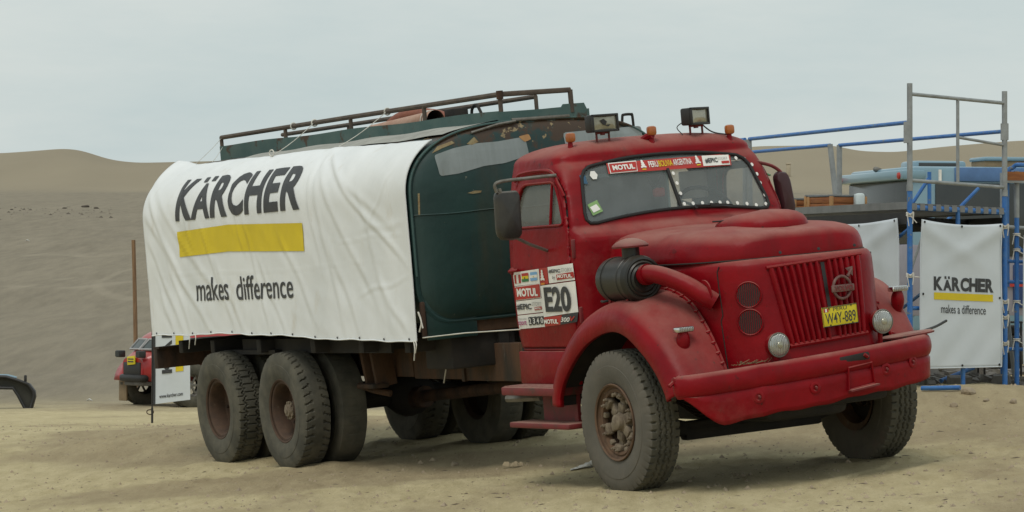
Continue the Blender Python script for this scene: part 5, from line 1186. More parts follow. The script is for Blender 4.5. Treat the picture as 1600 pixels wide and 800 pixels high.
quad_obj('yellow_bar',lambda a,b:fz(a,b,.008),[(.345,76/5000*fb.y),(.46,76/5000*fb.y),(.46,2.45),(.345,2.45)],PRINTY,fl,cut=.1)
text_obj('lettering','www.karcher.com',lambda a,b:fz(a,b,.008),.10,.45,.345,.40,PRINTK,fl,bold=.02)
# ---- wooden post -----------------------------------------------
p=place(213,80); post=MB(); h=(440-375)/5000*80+CAMZ-p.z; post.tube([(0,0,-.2),(-.01,0,1),(-.03,.0,2.2),(-.05,0,3.1),(-.075,0,h)],[.062,.056,.054,.05,.05],9)
o=post.build('wooden_post',WOOD); o.location=p; tag(o,'tall weathered wooden post leaning slightly behind the red race car','post')
# ---- red race car behind the truck's tail ----------------------
cp_=place(334,73.6); car=empty('race_car',cp_,'red rally buggy with yellow plate and black lamps parked behind the truck tail','car')
car.rotation_euler=(0,0,math.atan2(-.60,-.80)); car.scale=(1.3,1.3,1.3)            # heading of +x
st=[(1.62,.34,.47,.86),(1.55,.37,.44,.93),(1.46,.43,.42,.97),(1.40,.46,.42,1.04),(1.28,.50,.42,1.22),(1.15,.54,.42,1.30),(.90,.60,.42,1.36),(.3,.72,.42,1.38),(-.6,.78,.42,1.36),(-1.5,.80,.44,1.25),(-2.2,.78,.50,1.05),(-2.4,.70,.55,.95)]
XSt=[q[0] for q in st]
def carp(x,a,o=0):
    X2=XSt[::-1]; wv=lerp(x,X2,[q[1] for q in st][::-1]); zb_=lerp(x,X2,[q[2] for q in st][::-1]); zt_=lerp(x,X2,[q[3] for q in st][::-1]); zc=(zb_+zt_)/2; hh=(zt_-zb_)/2
    c_,s_=cos(a),sin(a); e=.55; return Vector((x,(wv+o)*np.sign(c_)*abs(c_)**e,zc+(hh+o)*np.sign(s_)*abs(s_)**e))
rows=[[carp(x,a) for a in np.linspace(0,2*pi,37)] for x in np.linspace(1.62,-2.4,50)]
bb=MB().grid(rows); r0=[carp(1.62,a) for a in np.linspace(0,2*pi,36,endpoint=False)]; bb.add([v+Vector((.03,0,0)) for v in r0],[tuple(range(36))[::-1]]); bb.grid([[v for v in r0+[r0[0]]],[v+Vector((.03,0,0)) for v in r0+[r0[0]]]],flip=True)
cb=bb.build('car_body',CARRED,car)
MB().box((1.645,0,.665),(.06,.58,.23),bev=.03).build('grille_opening',BLACK,car)
MB().box((1.62,0,.505),(.20,.74,.13),bev=.05).build('lower_bumper',BLACK,car)
MB().box((1.40,0,.41),(.5,.60,.08),bev=.03).build('skid_plate',MATS['grey_rubble'],car)
pl2=MB().box((1.685,.02,.81),(.02,.26,.15),Matrix.Rotation(.08,3,'X'),bev=.005).build('number_plate',PLATEY,car)
for a,b in((.835,.02),(.79,.022)): MB().box((1.697,.02,a),(.004,.19,b)).build('plate_print',PRINTK,pl2)
for y,xx in((-.40,1.66),(.34,1.68)):
    l=MB().box((xx,y,.92),(.12,.17,.12),bev=.02).build('headlight',BLACK,car); MB().box((xx+.062,y,.92),(.01,.13,.085)).build('lamp_glass',RVGLASS,l)
def wscreen(y0,y1):
    A=[]
    for y in np.linspace(y0,y1,6):
        r=[]
        for t in np.linspace(0,1,5): 
            x=1.45-.17*t; z=.99+.17*t; lim=lerp(x,[.5,1.05],[.66,.56]); r.append(Vector((x+.045-.10*(y/.6)**2,y,z+.01)))
        A.append(r)
    return A
for y0,y1 in((-.42,-.03),(.03,.42)):
    A=wscreen(y0,y1); wn=MB().grid(A,flip=True).build('windscreen_half',CARGLASS,car)
    MB().tube([A[0][0],A[-1][0],A[-1][-1],A[0][-1]],.022,6,closed=True).build('window_frame',PGREY,wn)
A=[[Vector((x,lerp(x,[-.6,.3,.8,1.1],[.78,.735,.645,.575])*1.0,1.04+.19*t*lerp(x,[.5,1.1],[1,.7]))) for t in(0,.5,1)] for x in np.linspace(1.12,-.6,8)]
wn=MB().grid(A).build('side_window',CARGLASS,car); MB().tube([A[0][0],A[-1][0],A[-1][-1],A[0][-1]],.022,6,closed=True).build('window_frame',PGREY,wn)
text_obj('lettering','RPM',lambda a,b:(1.0-a,lerp(1.0-a,[-.6,.9],[.79,.65])+.012,b),-.35,-.1,.80,.87,PWHITE,car,bold=.03)
MB().box((-.1,0,1.385),(.4,.4,.05),bev=.03).build('roof_vent',PGREY,car)
_ct=MB(); _ct.lathe([(-.14,.24),(-.16,.30),(-.16,.42),(-.13,.475),(0,.48),(.13,.475),(.16,.42),(.16,.30),(.14,.24)],(0,0,0),(0,1,0),36)
for k in range(30): a=2*pi*k/30; _ct.box((.478*cos(a),.06*(1 if k%2 else -1),.478*sin(a)),(.03,.10,.05),Matrix.Rotation(-a,3,'Y'))
CT=mesh_of(_ct,'tyre',TYRE)
_cr=MB(); _cr.lathe([(-.12,.245),(-.13,.235),(-.02,.22),(0,.20)],(0,0,0),(0,-1,0),28); _cr.lathe([(.12,.245),(.14,.235),(.06,.21),(.05,.19)],(0,0,0),(0,1,0),28); _cr.lathe([(.05,.055),(.10,.05),(.11,0)],(0,0,0),(0,1,0),14)
for k in range(6): a=k*pi/3; _cr.box((.13*cos(a),.07,.13*sin(a)),(.20,.03,.05),Matrix.Rotation(-a,3,'Y'),bev=.01)
CR=mesh_of(_cr,'rim',STEEL)
for x in(.98,-1.35):
    for sg in(-1,1):
        wv=empty('wheel',(x,sg*.80,.385)); wv.parent=car; wv.scale=(.81,.81,.81); wv.rotation_euler=(0,0,0 if sg>0 else pi); link('tyre',CT,wv); link('rim',CR,wv)
    MB().tube([(x,-.76,.385),(x,.76,.385)],.05,8).build('axle',DARK,car)
for sg in(-1,1):
    MB().box((.55 if sg>0 else 1.36,sg*.82,.26),(.03,.26,.36),bev=.008).build('mud_flap',KHAKI,car)
    A=[[Vector((.98+.50*cos(a),y,.40+.46*sin(a))) for y in(sg*.50,sg*.74,sg*.92)] for a in np.linspace(.1,pi-.05,14)]
    o=MB().grid(A).build('wheel_arch',CARRED,car); solid(o,.03,0)
# ---- black moulded panel at the left edge -----------------------
bp_=place(27,70.5); bp_.z=gz(bp_.x,bp_.y); K=.0141
out=[(55,-18),(54,-27),(46,-38),(30,-44),(12,-49.5),(-10,-50.5),(-45,-50.5),(-110,-49.5),(-128,-44),(-144,-38),(-152,-27),(-153,-18),(-148,0),(-139,0),(-128,-21),(-120,-32),(-100,-32.5),(-10,-32.5),(22,-32),(30,-21),(41,0),(50,0)]
pts=[((u-27)*K,-r*K) for u,r in out]
pan=empty('moulded_panel',bp_,'black moulded plastic panel standing on two legs on the sand at left edge','car panel')
n_=len(pts); m_=MB(); m_.add([(x,-.16,z) for x,z in pts]+[(x,.22,z) for x,z in pts],[tuple((i,(i+1)%n_,n_+(i+1)%n_,n_+i)) for i in range(n_)]+[tuple(range(n_,2*n_))]); m_.tube([(x,-.16,z) for x,z in pts],.035,8,closed=True); m_.build('panel_shell',BLACK,pan)
ctr_=lambda x,z,s:(x,z)
m_=MB(); m_.add([(x,-.05,z) for x,z in pts],[tuple(range(n_))]); m_.build('inner_face',mat('olive_plastic',(.045,.043,.032),(.03,.03,.024),rough=.7,scale=3),pan)
MB().box(((41-27)*K,-.1,48*K-.02),(.06,.06,.16),bev=.02).build('panel_knob',BLACK,pan)
MB().tube([((-60-27)*K,.02,51*K),((12-27)*K,.02,51.2*K),((26-27)*K,.02,47.5*K)],.03,8).build('pale_top_edge',RVBODY,pan)
# ---- scaffold platform -----------------------------------------
P0=Vector((3.73,30.0,0)); P1=Vector((4.735,30.75,0)); LD=Vector((-1.26,3.6,0)); 
g0=gz(3.73,30.0); g1=gz(4.735,30.75)
sc_=empty('scaffold_platform',(P0.x,P0.y,g0),'blue and grey tubular scaffold with raised plank deck behind the truck nose','scaffold'); SO=Vector((P0.x,P0.y,g0))
def W(p,z): return Vector((p.x,p.y,z))-SO
def stube(a,b,r,m,name,par=sc_,seg=10): return MB().tube([a,b],r,seg).build(name,m,par)
ZD=2.30
def post(p,zg,ztop,zsplit):
    a=stube(W(p,zg-.05),W(p,zsplit),.0265,BLUE,'lower_post'); stube(W(p,zsplit),W(p,ztop),.0265 if ztop-zsplit<1.2 else .0265,GREYT,'upper_post')
    MB().tube([W(p,zsplit-.03),W(p,zsplit+.03)],.031,10).build('post_sleeve',GREYT,sc_)
post(P0,g0,3.41,2.43); post(P1,g1,3.38,2.40)
stube(W(P0,3.31),W(P1,3.265),.018,GREYT,'guard_tube'); stube(W(P0,2.50),W(P1,2.455),.018,GREYT,'guard_tube')
Pm=P0.lerp(P1,.5); stube(W(Pm,2.475),W(Pm,3.285),.016,GREYT,'guard_upright'); stube(W(Pm,2.92),W(P1,2.86),.014,GREYT,'guard_tube')
MB().box(W(P1,2.99),(.07,.05,.16)).build('rail_clamp',GREYT,sc_); MB().box(W(P0,2.95)+Vector((-.03,0,0)),(.05,.05,.20)).build('rail_clamp',GREYT,sc_)
# long rails
A0=P0; A1=P0+LD*.985; A2=P0+LD*2.0
stube(W(A0,3.045),W(A1,3.045),.020,BLUE,'long_rail'); stube(W(A1,3.04),W(A1+Vector((.01,0,0)),2.32),.026,GREYT,'rail_post'); stube(W(A1+LD*.03,3.045),W(A2,3.045),.020,BLUE,'long_rail')
stube(W(A1+LD*.03,3.04),W(A1+LD*.03,2.32),.026,GREYT,'rail_post'); stube(W(A2,3.04),W(A2,2.32),.026,GREYT,'rail_post')
B0=P1; B1=P1+LD*.975; B2=P1+LD*2.0
stube(W(B0,2.995),W(B1,3.01),.020,BLUE,'long_rail'); stube(W(B1,3.015),W(B1+Vector((.0,.02,0)),2.32),.030,GREYT,'rail_post')
stube(W(B1+LD*.062,3.02),W(B2,3.03),.020,BLUE,'long_rail'); stube(W(B1+LD*.062,3.03),W(B1+LD*.045+Vector((.05,0,0)),2.32),.030,GREYT,'rail_post'); stube(W(B2,3.03),W(B2,2.32),.03,GREYT,'rail_post')
for q,zz in((A1,g0),(A2,g0),(B1,g1),(B2,g1)): stube(W(q,gz(q.x,q.y)-.05),W(q,2.26),.024,BLUE,'lower_post')
# deck: planks run the length of the platform and hook over a blue end tube
stube(W(P0,2.245),W(P1,2.215),.026,BLUE,'deck_end_tube')
yaw=math.atan2(LD.y,LD.x); cross=(P1-P0)
npk=12; pw=cross.length/npk
for bay in range(2):
    a,b=(0.0,.985) if bay==0 else (1.005,2.0)
    for k in range(npk):
        c0=P0+cross*((k+.5)/npk); L0=W(c0+LD*a,ZD-.012-.035*(k/npk)*.9); L1=W(c0+LD*b,ZD-.012-.035*(k/npk)*.9)
        wv=cross.normalized()*pw*.36
        pk=MB(); q=[L0-wv,L0+wv,L1+wv,L1-wv]; dz=Vector((0,0,.05)); pk.add([v for v in q]+[v-dz for v in q],[(0,1,2,3),(7,6,5,4),(0,4,5,1),(1,5,6,2),(2,6,7,3),(3,7,4,0)])
        if bay==0: pk.box(L0+Vector((0,-.025,-.035)),(pw*.45,.05,.06))
        pk.build('deck_plank',DECK,sc_,smooth=False)
    nrm=Vector((LD.y,-LD.x,0)).normalized()
    for base,nm in((P0,-1),(P1,1)):
        e0,e1=W(base+LD*a,ZD-.035 if nm<0 else ZD-.07),W(base+LD*b,ZD-.035 if nm<0 else ZD-.07); off=(cross.normalized()*nm*.02); q=[e0+off,e1+off,e1-off,e0-off]
        eb=MB(); u_=Vector((0,0,.035)); eb.add([v-u_ for v in q]+[v+u_ for v in q],[(0,1,2,3),(7,6,5,4),(0,4,5,1),(1,5,6,2),(2,6,7,3),(3,7,4,0)]); eb.build('deck_edge_beam',DECK,sc_,smooth=False)
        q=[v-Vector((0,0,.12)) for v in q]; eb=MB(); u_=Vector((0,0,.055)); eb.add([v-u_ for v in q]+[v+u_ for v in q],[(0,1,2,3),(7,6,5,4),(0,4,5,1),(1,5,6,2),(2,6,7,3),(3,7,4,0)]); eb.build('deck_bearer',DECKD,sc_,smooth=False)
for t_ in(.2,.45,.7,1.2,1.6):
    a=W(P0+LD*t_,2.16); b=W(P1+LD*t_,2.13); stube(a,b,.03,DECKD,'cross_bearer')
stube(W(P0,2.05),W(A1,.75),.017,BLUE,'brace'); stube(W(P1,2.05),W(B1,.75),.017,BLUE,'brace'); stube(W(A1,2.05),W(A2,.75),.017,BLUE,'brace'); stube(W(P0,.72),W(A1,2.0),.017,BLUE,'brace')
stube(W(Pm,2.23),W(Pm,1.55),.022,BLUE,'short_strut'); stube(W(Pm+Vector((.05,.02,0)),g0+.02),W(Pm+Vector((.05,.02,0)),1.2),.022,BLUE,'short_strut')
stube(W(P0,1.30),W(P0+Vector((.12,.1,0)),1.30),.02,BLUE,'tube_stub'); stube(W(P0,g0+.30),W(P1,g1+.30),.020,BLUE,'base_tube')
# timber trestle behind (stair frame)
Q0=P1+Vector((-.02,3.2,0)); Q1=P1+Vector((-.5,3.4,0))
stube(W(Q1+Vector((.22,0,0)),g1),W(Q1+Vector((.22,0,0)),2.72),.022,BLUE,'stair_post'); stube(W(Q1+Vector((-.28,0,0)),1.9),W(Q1+Vector((.22,0,0)),2.66),.020,BLUE,'stair_rail'); stube(W(Q1+Vector((.26,0,0)),2.05),W(Q1+Vector((.75,0,0)),2.55),.020,BLUE,'stair_rail'); stube(W(Q1+Vector((.0,0,0)),1.6),W(Q1+Vector((.2,0,0)),2.2),.014,GREYT,'stair_rail')
# tied ropes on the poles
for p,z,dx in((P0,2.17,.06),(P0,1.60,.09),(P0,1.05,.06),(P1,2.07,-.08),(P1,1.35,-.09),(P1,1.20,-.06),(P1,.95,-.08)):
    k=MB(); c=W(p,z)
    for j in range(3): k.tube([c+Vector((.031*cos(a),.031*sin(a),.012*j+.01*sin(a))) for a in np.linspace(0,2*pi,12,endpoint=False)],.006,5,closed=True)
    k.tube([c+Vector((0,-.03,0)),c+Vector((dx,-.04,-.01 if z<2 else -.07))],.005,5); k.tube(catmull([c+Vector((0,-.035,.0)),c+Vector((.03,-.05,.03)),c+Vector((.02,-.05,-.08))],4),.005,5); k.tube(catmull([c+Vector((0,-.035,.0)),c+Vector((-.03,-.05,.02)),c+Vector((-.015,-.05,-.10))],4),.005,5)
    k.build('rope_knot',ROPE,sc_)
def banner(name,A,B,zt0_,zt1_,zb_,label,txt):
    r=empty(name,(A.x,A.y,gz(A.x,A.y)),label,'banner'); O=Vector((A.x,A.y,gz(A.x,A.y))); D=B-A; L2=D.length; nrm=Vector((D.y,-D.x,0)).normalized()
    if nrm.y>0: nrm=-nrm
    def f(a,z,o=0):
        t=a/L2; zt_=zt0_+(zt1_-zt0_)*t; s=(z-zb_)/(zt_-zb_)
        w_=.010*sin(a*9+z*4)*.6+.012*vnoise(np.array([a*2.]),np.array([z*2.]),1.7)[0]+.020*math.exp(-((s-.97+abs(t-.0)*.35)/.06)**2)*(1-t)+.020*math.exp(-((s-.97+abs(1-t)*.35)/.06)**2)*t+.006*sin((a-z)*16)*max(0,.6-s)
        sag=.03*s*math.sin(pi*t) if s>.8 else 0
        return tuple(A+D*t+nrm*(w_+o)+Vector((0,0,z-sag*(s-.8)*5))-O)
    rows=[[f(L2*i/40,zb_+(zt0_+(zt1_-zt0_)*i/40-zb_)*j/50) for j in range(51)] for i in range(41)]
    cl=MB().grid(rows).build('banner_cloth',CLOTH,r); solid(cl,.003,0)
    MB().tube([f(L2*i/20,zb_,.002) for i in range(21)],.005,5).tube([f(0,z,.002) for z in np.linspace(zb_,zt0_,12)],.005,5).tube([f(L2,z,.002) for z in np.linspace(zb_,zt1_,12)],.005,5).build('banner_hem',CLOTH,r)
    e=MB()
    for t,z in((.03,.985),(.5,.985),(.97,.985),(.03,.5),(.97,.48),(.5,.015),(.97,.015)): e.lathe([(0,.012),(.003,.012),(.004,0)],f(L2*t,zb_+(zt0_+(zt1_-zt0_)*t-zb_)*z,.006),nrm,8)
    e.build('eyelets',DARK,r)
    if txt:
        H=zt0_-zb_; w_=L2
        x=.155*w_
        tot=(.885-.155)*w_; sh=lambda a:-.035*(a/w_)
        for ch,fr in(('K',.150),('A',.155),('R',.150),('C',.140),('H',.138),('E',.120),('R',.140)):
            text_obj('lettering',ch,lambda a,b:f(a,b+sh(a),.005),x-.004,x+fr*tot-.004,1.475,1.605 if ch!='A' else 1.578,PRINTK,r,bold=.05)
            if ch=='A':
                for q in(.27,.66): quad_obj('lettering',lambda a,b:f(a,b+sh(a),.005),[(x+fr*tot*q-.013,1.587),(x+fr*tot*q+.013,1.587),(x+fr*tot*q+.013,1.612),(x+fr*tot*q-.013,1.612)],PRINTK,r)
            x+=fr*tot+.003
        quad_obj('yellow_bar',lambda a,b:f(a,b+sh(a),.005),[(.155*w_,1.388),(.885*w_,1.388),(.885*w_,1.455),(.155*w_,1.455)],PRINTY,r,cut=.08)
        text_obj('lettering','makes a difference',lambda a,b:f(a,b+sh(a),.005),.24*w_,.80*w_,1.262,1.345,PRINTK,r,bold=.004)
    return r
nb=Vector((.05,-.06,0))
banner('sponsor_banner',P0.lerp(P1,.07)+nb*.6,P0.lerp(P1,.925)+nb*.6,2.135,2.105,.735,'white printed banner tied between two blue scaffold poles with black letters','y')
banner('plain_banner',P0+LD*.50+Vector((-.03,-.03,0)),P0+LD*.045+Vector((-.03,-.03,0)),2.13,2.15,.74,'blank white banner stretched under the scaffold deck beside the truck nose',None)
# crates on the deck
def crate(u,d,wd,dp,h,yaw,label,pale=False):
    X=(u-800)/5000*d; c=empty('wooden_crate',(X,d,ZD+.0),label,'crate','wooden crates on the scaffold deck',(0,0,yaw))
    for k in range(2 if h<.3 else 3):
        n=2 if h<.3 else 3; hh=h/n
        for sg in(-1,1):
            MB().box((0,sg*dp/2,hh*(k+.5)),(wd,.02,hh*.93),bev=.004).build('crate_board',CRATEL if pale else CRATE,c)
            MB().box((sg*wd/2,0,hh*(k+.5)),(.02,dp-.02,hh*.93),bev=.004).build('crate_board',CRATEL if pale else CRATE,c)
    for sx in(-1,1):
        for sy in(-1,1): MB().box((sx*(wd/2+.002),sy*(dp/2+.004),h/2),(.035,.035,h+.01),bev=.004).build('corner_batten',CRATEL,c)
    MB().box((0,0,h+.012),(wd+.03,dp+.03,.02),bev=.004).build('crate_lid',DECK,c)
    return c
crate(1247,34.2,.36,.4,.115,.5,'long orange brown crate with cable, farthest left on the scaffold deck')
crate(1273,33.8,.10,.16,.145,.5,'small pale wooden box between two orange crates on the deck',True)
crate(1308,33.6,.42,.4,.135,.5,'orange brown crate beside the white cooler on the scaffold deck')
X=(1342-800)/5000*33.4; o=MB().box((0,0,.085),(.10,.3,.17),bev=.03).build('cooler_box',mat('pale_plastic',(.55,.62,.62),rough=.5)); o.location=(X,33.4,ZD); tag(o,'pale plastic box at the right end of the deck crates','box')
# ---- second scaffold at the right edge ---------------------------
R0=Vector((4.89,31.0,0)); R1=Vector((5.55,31.3,0)); g2=gz(R0.x,R0.y); s2=empty('scaffold_tower',(R0.x,R0.y,g2),'second blue scaffold tower with bent handrail cut by the right edge','scaffold'); SO2=Vector((R0.x,R0.y,g2))
def W2(p,z): return Vector((p.x,p.y,z))-SO2
for q in(R0,R1,R0+Vector((-.06,.5,0))):
    MB().tube([W2(q,g2-.05),W2(q,2.17)],.024,10).build('lower_post',BLUE,s2); MB().tube([W2(q,2.17),W2(q,2.62)],.026,10).build('upper_post',GREYT,s2)
MB().tube(catmull([W2(R0+Vector((-.09,0,0)),1.5),W2(R0+Vector((-.09,0,0)),2.5),W2(R0+Vector((-.03,0,0)),2.66),W2(R0+Vector((.1,0,0)),2.68),W2(R1,2.68)],6),.022,10).build('bent_handrail',BLUE,s2)
MB().box(W2(R0.lerp(R1,.45),2.57)+Vector((-.05,-.06,0)),(.85,.05,.085),Matrix.Rotation(.42,3,'Z')).build('timber_beam',CRATE,s2); MB().box(W2(R0.lerp(R1,.45),2.515)+Vector((-.05,-.06,0)),(.87,.06,.022),Matrix.Rotation(.42,3,'Z')).build('beam_tray',GREYT,s2)
for z in(2.08,1.75,1.55,.9): MB().tube([W2(R0+Vector((-.1,-.03,0)),z),W2(R1,z-.04)],.018,8).build('cross_tube',BLUE if z<2 else GREYT,s2)
MB().tube([W2(R0,1.9),W2(R1,1.3)],.017,8).build('brace',BLUE,s2); MB().tube([W2(R0+Vector((-.12,.3,0)),1.95),W2(R0+Vector((.02,.3,0)),.62)],.02,8).build('brace',GREYT,s2)
for z in(2.0,1.85,1.35,.98):
    k=MB(); c=W2(R0,z)
    for j in range(2): k.tube([c+Vector((.033*cos(a),.033*sin(a),.014*j)) for a in np.linspace(0,2*pi,12,endpoint=False)],.006,5,closed=True)
    k.tube([c+Vector((-.03,-.03,0)),c+Vector((-.05,-.05,-.09))],.005,5); k.tube([c+Vector((.0,-.035,0)),c+Vector((.09,-.05,-.05))],.005,5); k.build('rope_knot',ROPE,s2)
banner('plain_banner',R0+Vector((.055,-.06,0)),R1+Vector((.3,-.1,0)),2.0,1.97,.75,'white banner whose left edge only shows at the far right of the scaffold',None)
# ---- camper van behind the scaffold -------------------------------
cv=Vector((4.78,38.3,0)); cg=gz(5.5,40); van=empty('camper_van',(cv.x,cv.y,cg),'pale blue motorhome with dark windows and roof vents parked behind the scaffold','motorhome')
van.rotation_euler=(0,0,math.atan2(.50,2.0)); H0=CAMZ+178/5000*38.3-cg    # roof edge height above the sand
def vb(name,c,d,m,bev=.02,par=van): return MB().box(c,d,bev=bev).build(name,m,par)
Lv,Wv=6.2,2.15
vb('van_body',(Lv/2,Wv/2,(H0+.42)/2+.02),(Lv,Wv,H0-.42),RVBODY,.05)
vb('skirt',(Lv/2,Wv/2,.42),(Lv-.04,Wv-.04,.62),RVLILAC,.03); vb('lilac_panel',(Lv/2-.06,Wv/2,1.05),(Lv+.0,Wv+.012,.86),RVLILAC,.02)
vb('roof_cornice',(.02,Wv/2,H0-.085),(.30,Wv+.08,.12),RVBODY,.03)
vb('rear_window',(-.012,Wv/2,H0-.535),(.04,Wv-.12,.78),RVGLASS,.02)
for y in(.06,Wv-.06): 
    MB().lathe([(0,.042),(.02,.038),(.03,0)],(-.13,y,H0-.095),(-1,0,0),14).build('marker_lamp',PRED,van)
for x0,x1 in((.30,2.2),(2.3,4.2),(4.3,5.9)): vb('side_window',((x0+x1)/2,-.012,H0-.62),(x1-x0,.04,.88),RVGLASS,.02)
vb('blue_stripe',(3.35,-.010,H0-.075),(5.6,.03,.17),RVSTRIPE,.01); vb('dark_blue_panel',(3.6,-.012,H0-1.42),(4.6,.03,.52),RVBLUE,.01); vb('white_stripe',(.36,-.012,H0-.09),(.03,.036,.14),PWHITE,.0)
vb('red_stripe',(1.2,-.012,H0-1.40),(.9,.04,.05),PRED,.0)
v1=MB(); v1.box((.95,1.7,H0+.07),(.70,.5,.15),bev=.04); v1.build('roof_hatch',RVBODY,van); v1=MB().box((.92,1.45,H0+.075),(.52,.03,.085),bev=.01).build('hatch_window',RVGLASS,van)
v2=MB(); v2.box((1.35,.45,H0+.055),(.62,.45,.09),bev=.01); v2.build('roof_vent',KHAKI,van); MB().box((1.35,.45,H0+.125),(.66,.5,.05),bev=.02).build('vent_cover',RVBODY,van)
MB().lathe([(-.05,.03),(.02,.035),(.05,.025),(.06,0)],(.02,1.2,H0+.015),(-1,0,.3),12).build('reversing_camera',STEEL,van)
for x in(1.3,4.9):
    for y in(.12,Wv-.12): MB().lathe([(-.11,.18),(-.12,.30),(-.10,.37),(.10,.37),(.12,.30),(.11,.18),(.06,.16),(.06,0)],(x,y,.36),(0,-1,0),28).build('wheel',TYRE,van)
# ---- machine, rubble, stones, litter -------------------------------
mp_=Vector((5.0,32.6,gz(5.0,32.6))); gen=empty('generator',mp_,'small black petrol generator on the rubble between the scaffold poles','generator')
MB().box((0,0,.30),(.34,.4,.34),bev=.03).build('engine_block',BLACK,gen); MB().box((0,0,.52),(.30,.36,.10),bev=.03).build('fuel_tank',DARK,gen)
for sy in(-1,1): MB().tube([(-.22,sy*.22,.02),(-.22,sy*.22,.6),(.22,sy*.22,.6),(.22,sy*.22,.02)],.014,8,closed=True).build('carry_frame',DARK,gen)
def rock_mesh(seed,r,sub=2,sq=.7,n=.35):
    bm=bmesh.new(); bmesh.ops.create_icosphere(bm,subdivisions=sub,radius=1); rs=np.random.RandomState(seed); dirs=rs.randn(7,3); dirs/=np.linalg.norm(dirs,axis=1)[:,None]; cut=rs.uniform(.55,.9,7)
    for v in bm.verts:
        p=np.array(v.co)
        for d_,c_ in zip(dirs,cut):
            q=p@d_
            if q>c_: p=p-d_*(q-c_)
        v.co=Vector((p[0]*r,p[1]*r*.8,p[2]*r*sq))
    me=bpy.data.meshes.new('rock'); bm.to_mesh(me); bm.free(); return me
rk=[rock_mesh(i,1) for i in range(5)]
for m in rk: m.materials.append(STONE)
ROCKS=[(1514,616,15,'flat topped pale rock leaning on the blue base tube',0),(1490,637,9,'rounded pale stone just in front of the flat topped rock',1),(1541,628,7,'small pale stone right of the flat topped rock',2),(1583,631,10,'pale wedge stone near the right edge below the poles',3),(1402,640,10,'broad pale stone half buried beside the front tyre',4),(710,728,9,'round yellow stone alone on the sand under the tank',1),(1445,737,4,'tiny pale stone right of the far front tyre',0),(1563,777,5,'lone pebble in the sand at bottom right',2),(388/2.5,483+155,2,'tiny dark pebble left of the race car',3),(1340,629,7,'grey stone beside the blank banner foot',3),(1425,628,8,'low pale stone under the printed banner corner',2)]
for u,r,px_,lab,k in ROCKS:
    q=on_ground(u,r); o=bpy.data.objects.new('rock',rk[k]); COL.objects.link(o); s_=px_*q.y/5000; o.scale=(s_,s_*.9,s_*.8); o.rotation_euler=(0,0,random.uniform(0,6)); o.location=q+Vector((0,0,s_*.18)); tag(o,lab,'rock','loose rocks on the sand')
mb=MB()
for k in range(520):
    x=random.uniform(2.7,6.2); y=random.uniform(30.9,35.5)
    s_=random.uniform(.015,.075)*(1 if random.random()<.85 else 1.8); z=gz(x,y); rot=Matrix.Rotation(random.uniform(0,6),3,'Z')@Matrix.Rotation(random.uniform(-.5,.5),3,'X')
    V=[Vector((random.uniform(.6,1)*a,random.uniform(.6,1)*b,random.uniform(.3,.7)*c)) for a in(-1,1) for b in(-1,1) for c in(-1,1)]
    mb.add([rot@(v*s_)+Vector((x,y,z+s_*.2)) for v in V],[(0,1,3,2),(4,6,7,5),(0,4,5,1),(2,3,7,6),(0,2,6,4),(1,5,7,3)])
tag(mb.build('rubble',RUBBLE,None,False),kind='stuff')
mb=MB()
for k in range(3200):
    y=20.5+24*random.random()**1.4; x=random.uniform(-.17,.17)*y; s_=random.choice([.006,.008,.010,.013,.018,.026 if random.random()<.5 else .012])*random.uniform(.7,1.3); z=gz(x,y); a=random.uniform(0,6)
    V=[Vector((s_*cos(a+t)*random.uniform(.7,1.2),s_*sin(a+t)*random.uniform(.7,1.2),0)) for t in(0,1.6,3.1,4.7)]+[Vector((0,0,s_*.9))]
    mb.add([v+Vector((x,y,z)) for v in V],[(0,1,4),(1,2,4),(2,3,4),(3,0,4)])
tag(mb.build('gravel',STONE,None,False),kind='stuff')
mb=MB()
for k in range(900):
    y=20.5+22*random.random()**1.3; x=random.uniform(-.17,.17)*y; s_=random.uniform(.005,.013); z=gz(x,y); a=random.uniform(0,6); e=random.choice([1,1,2.5,5])
    V=[Vector((s_*e*cos(t)*random.uniform(.7,1.2),s_*sin(t)*random.uniform(.7,1.2),0)) for t in(0,1.6,3.1,4.7)]+[Vector((0,0,s_*.6))]; rm=Matrix.Rotation(a,3,'Z')
    mb.add([rm@v+Vector((x,y,z)) for v in V],[(0,1,4),(1,2,4),(2,3,4),(3,0,4)])
tag(mb.build('dark_grit',mat('dark_grit',(.13,.10,.065),(.08,.06,.04),rough=.9,scale=3),None,False),kind='stuff')
# blue tubes lying on the ground under the scaffold
for (u0,r0,u1,r1,lab) in((1440,613,1500,611,'blue scaffold tube lying on rubble below the printed banner'),(1470,600,1525,582,'faded blue tube propped slanting on the rubble behind the banner')):
    a,b=on_ground(u0,r0),on_ground(u1,r1); 
    if r1<600: b=a+Vector((.36,.3,.12))
    o=MB().tube([Vector((0,0,.03)),b-a+Vector((0,0,.03))],.022,10).build('scaffold_tube',BLUE); o.location=a; tag(o,lab,'tube','loose scaffold tubes')
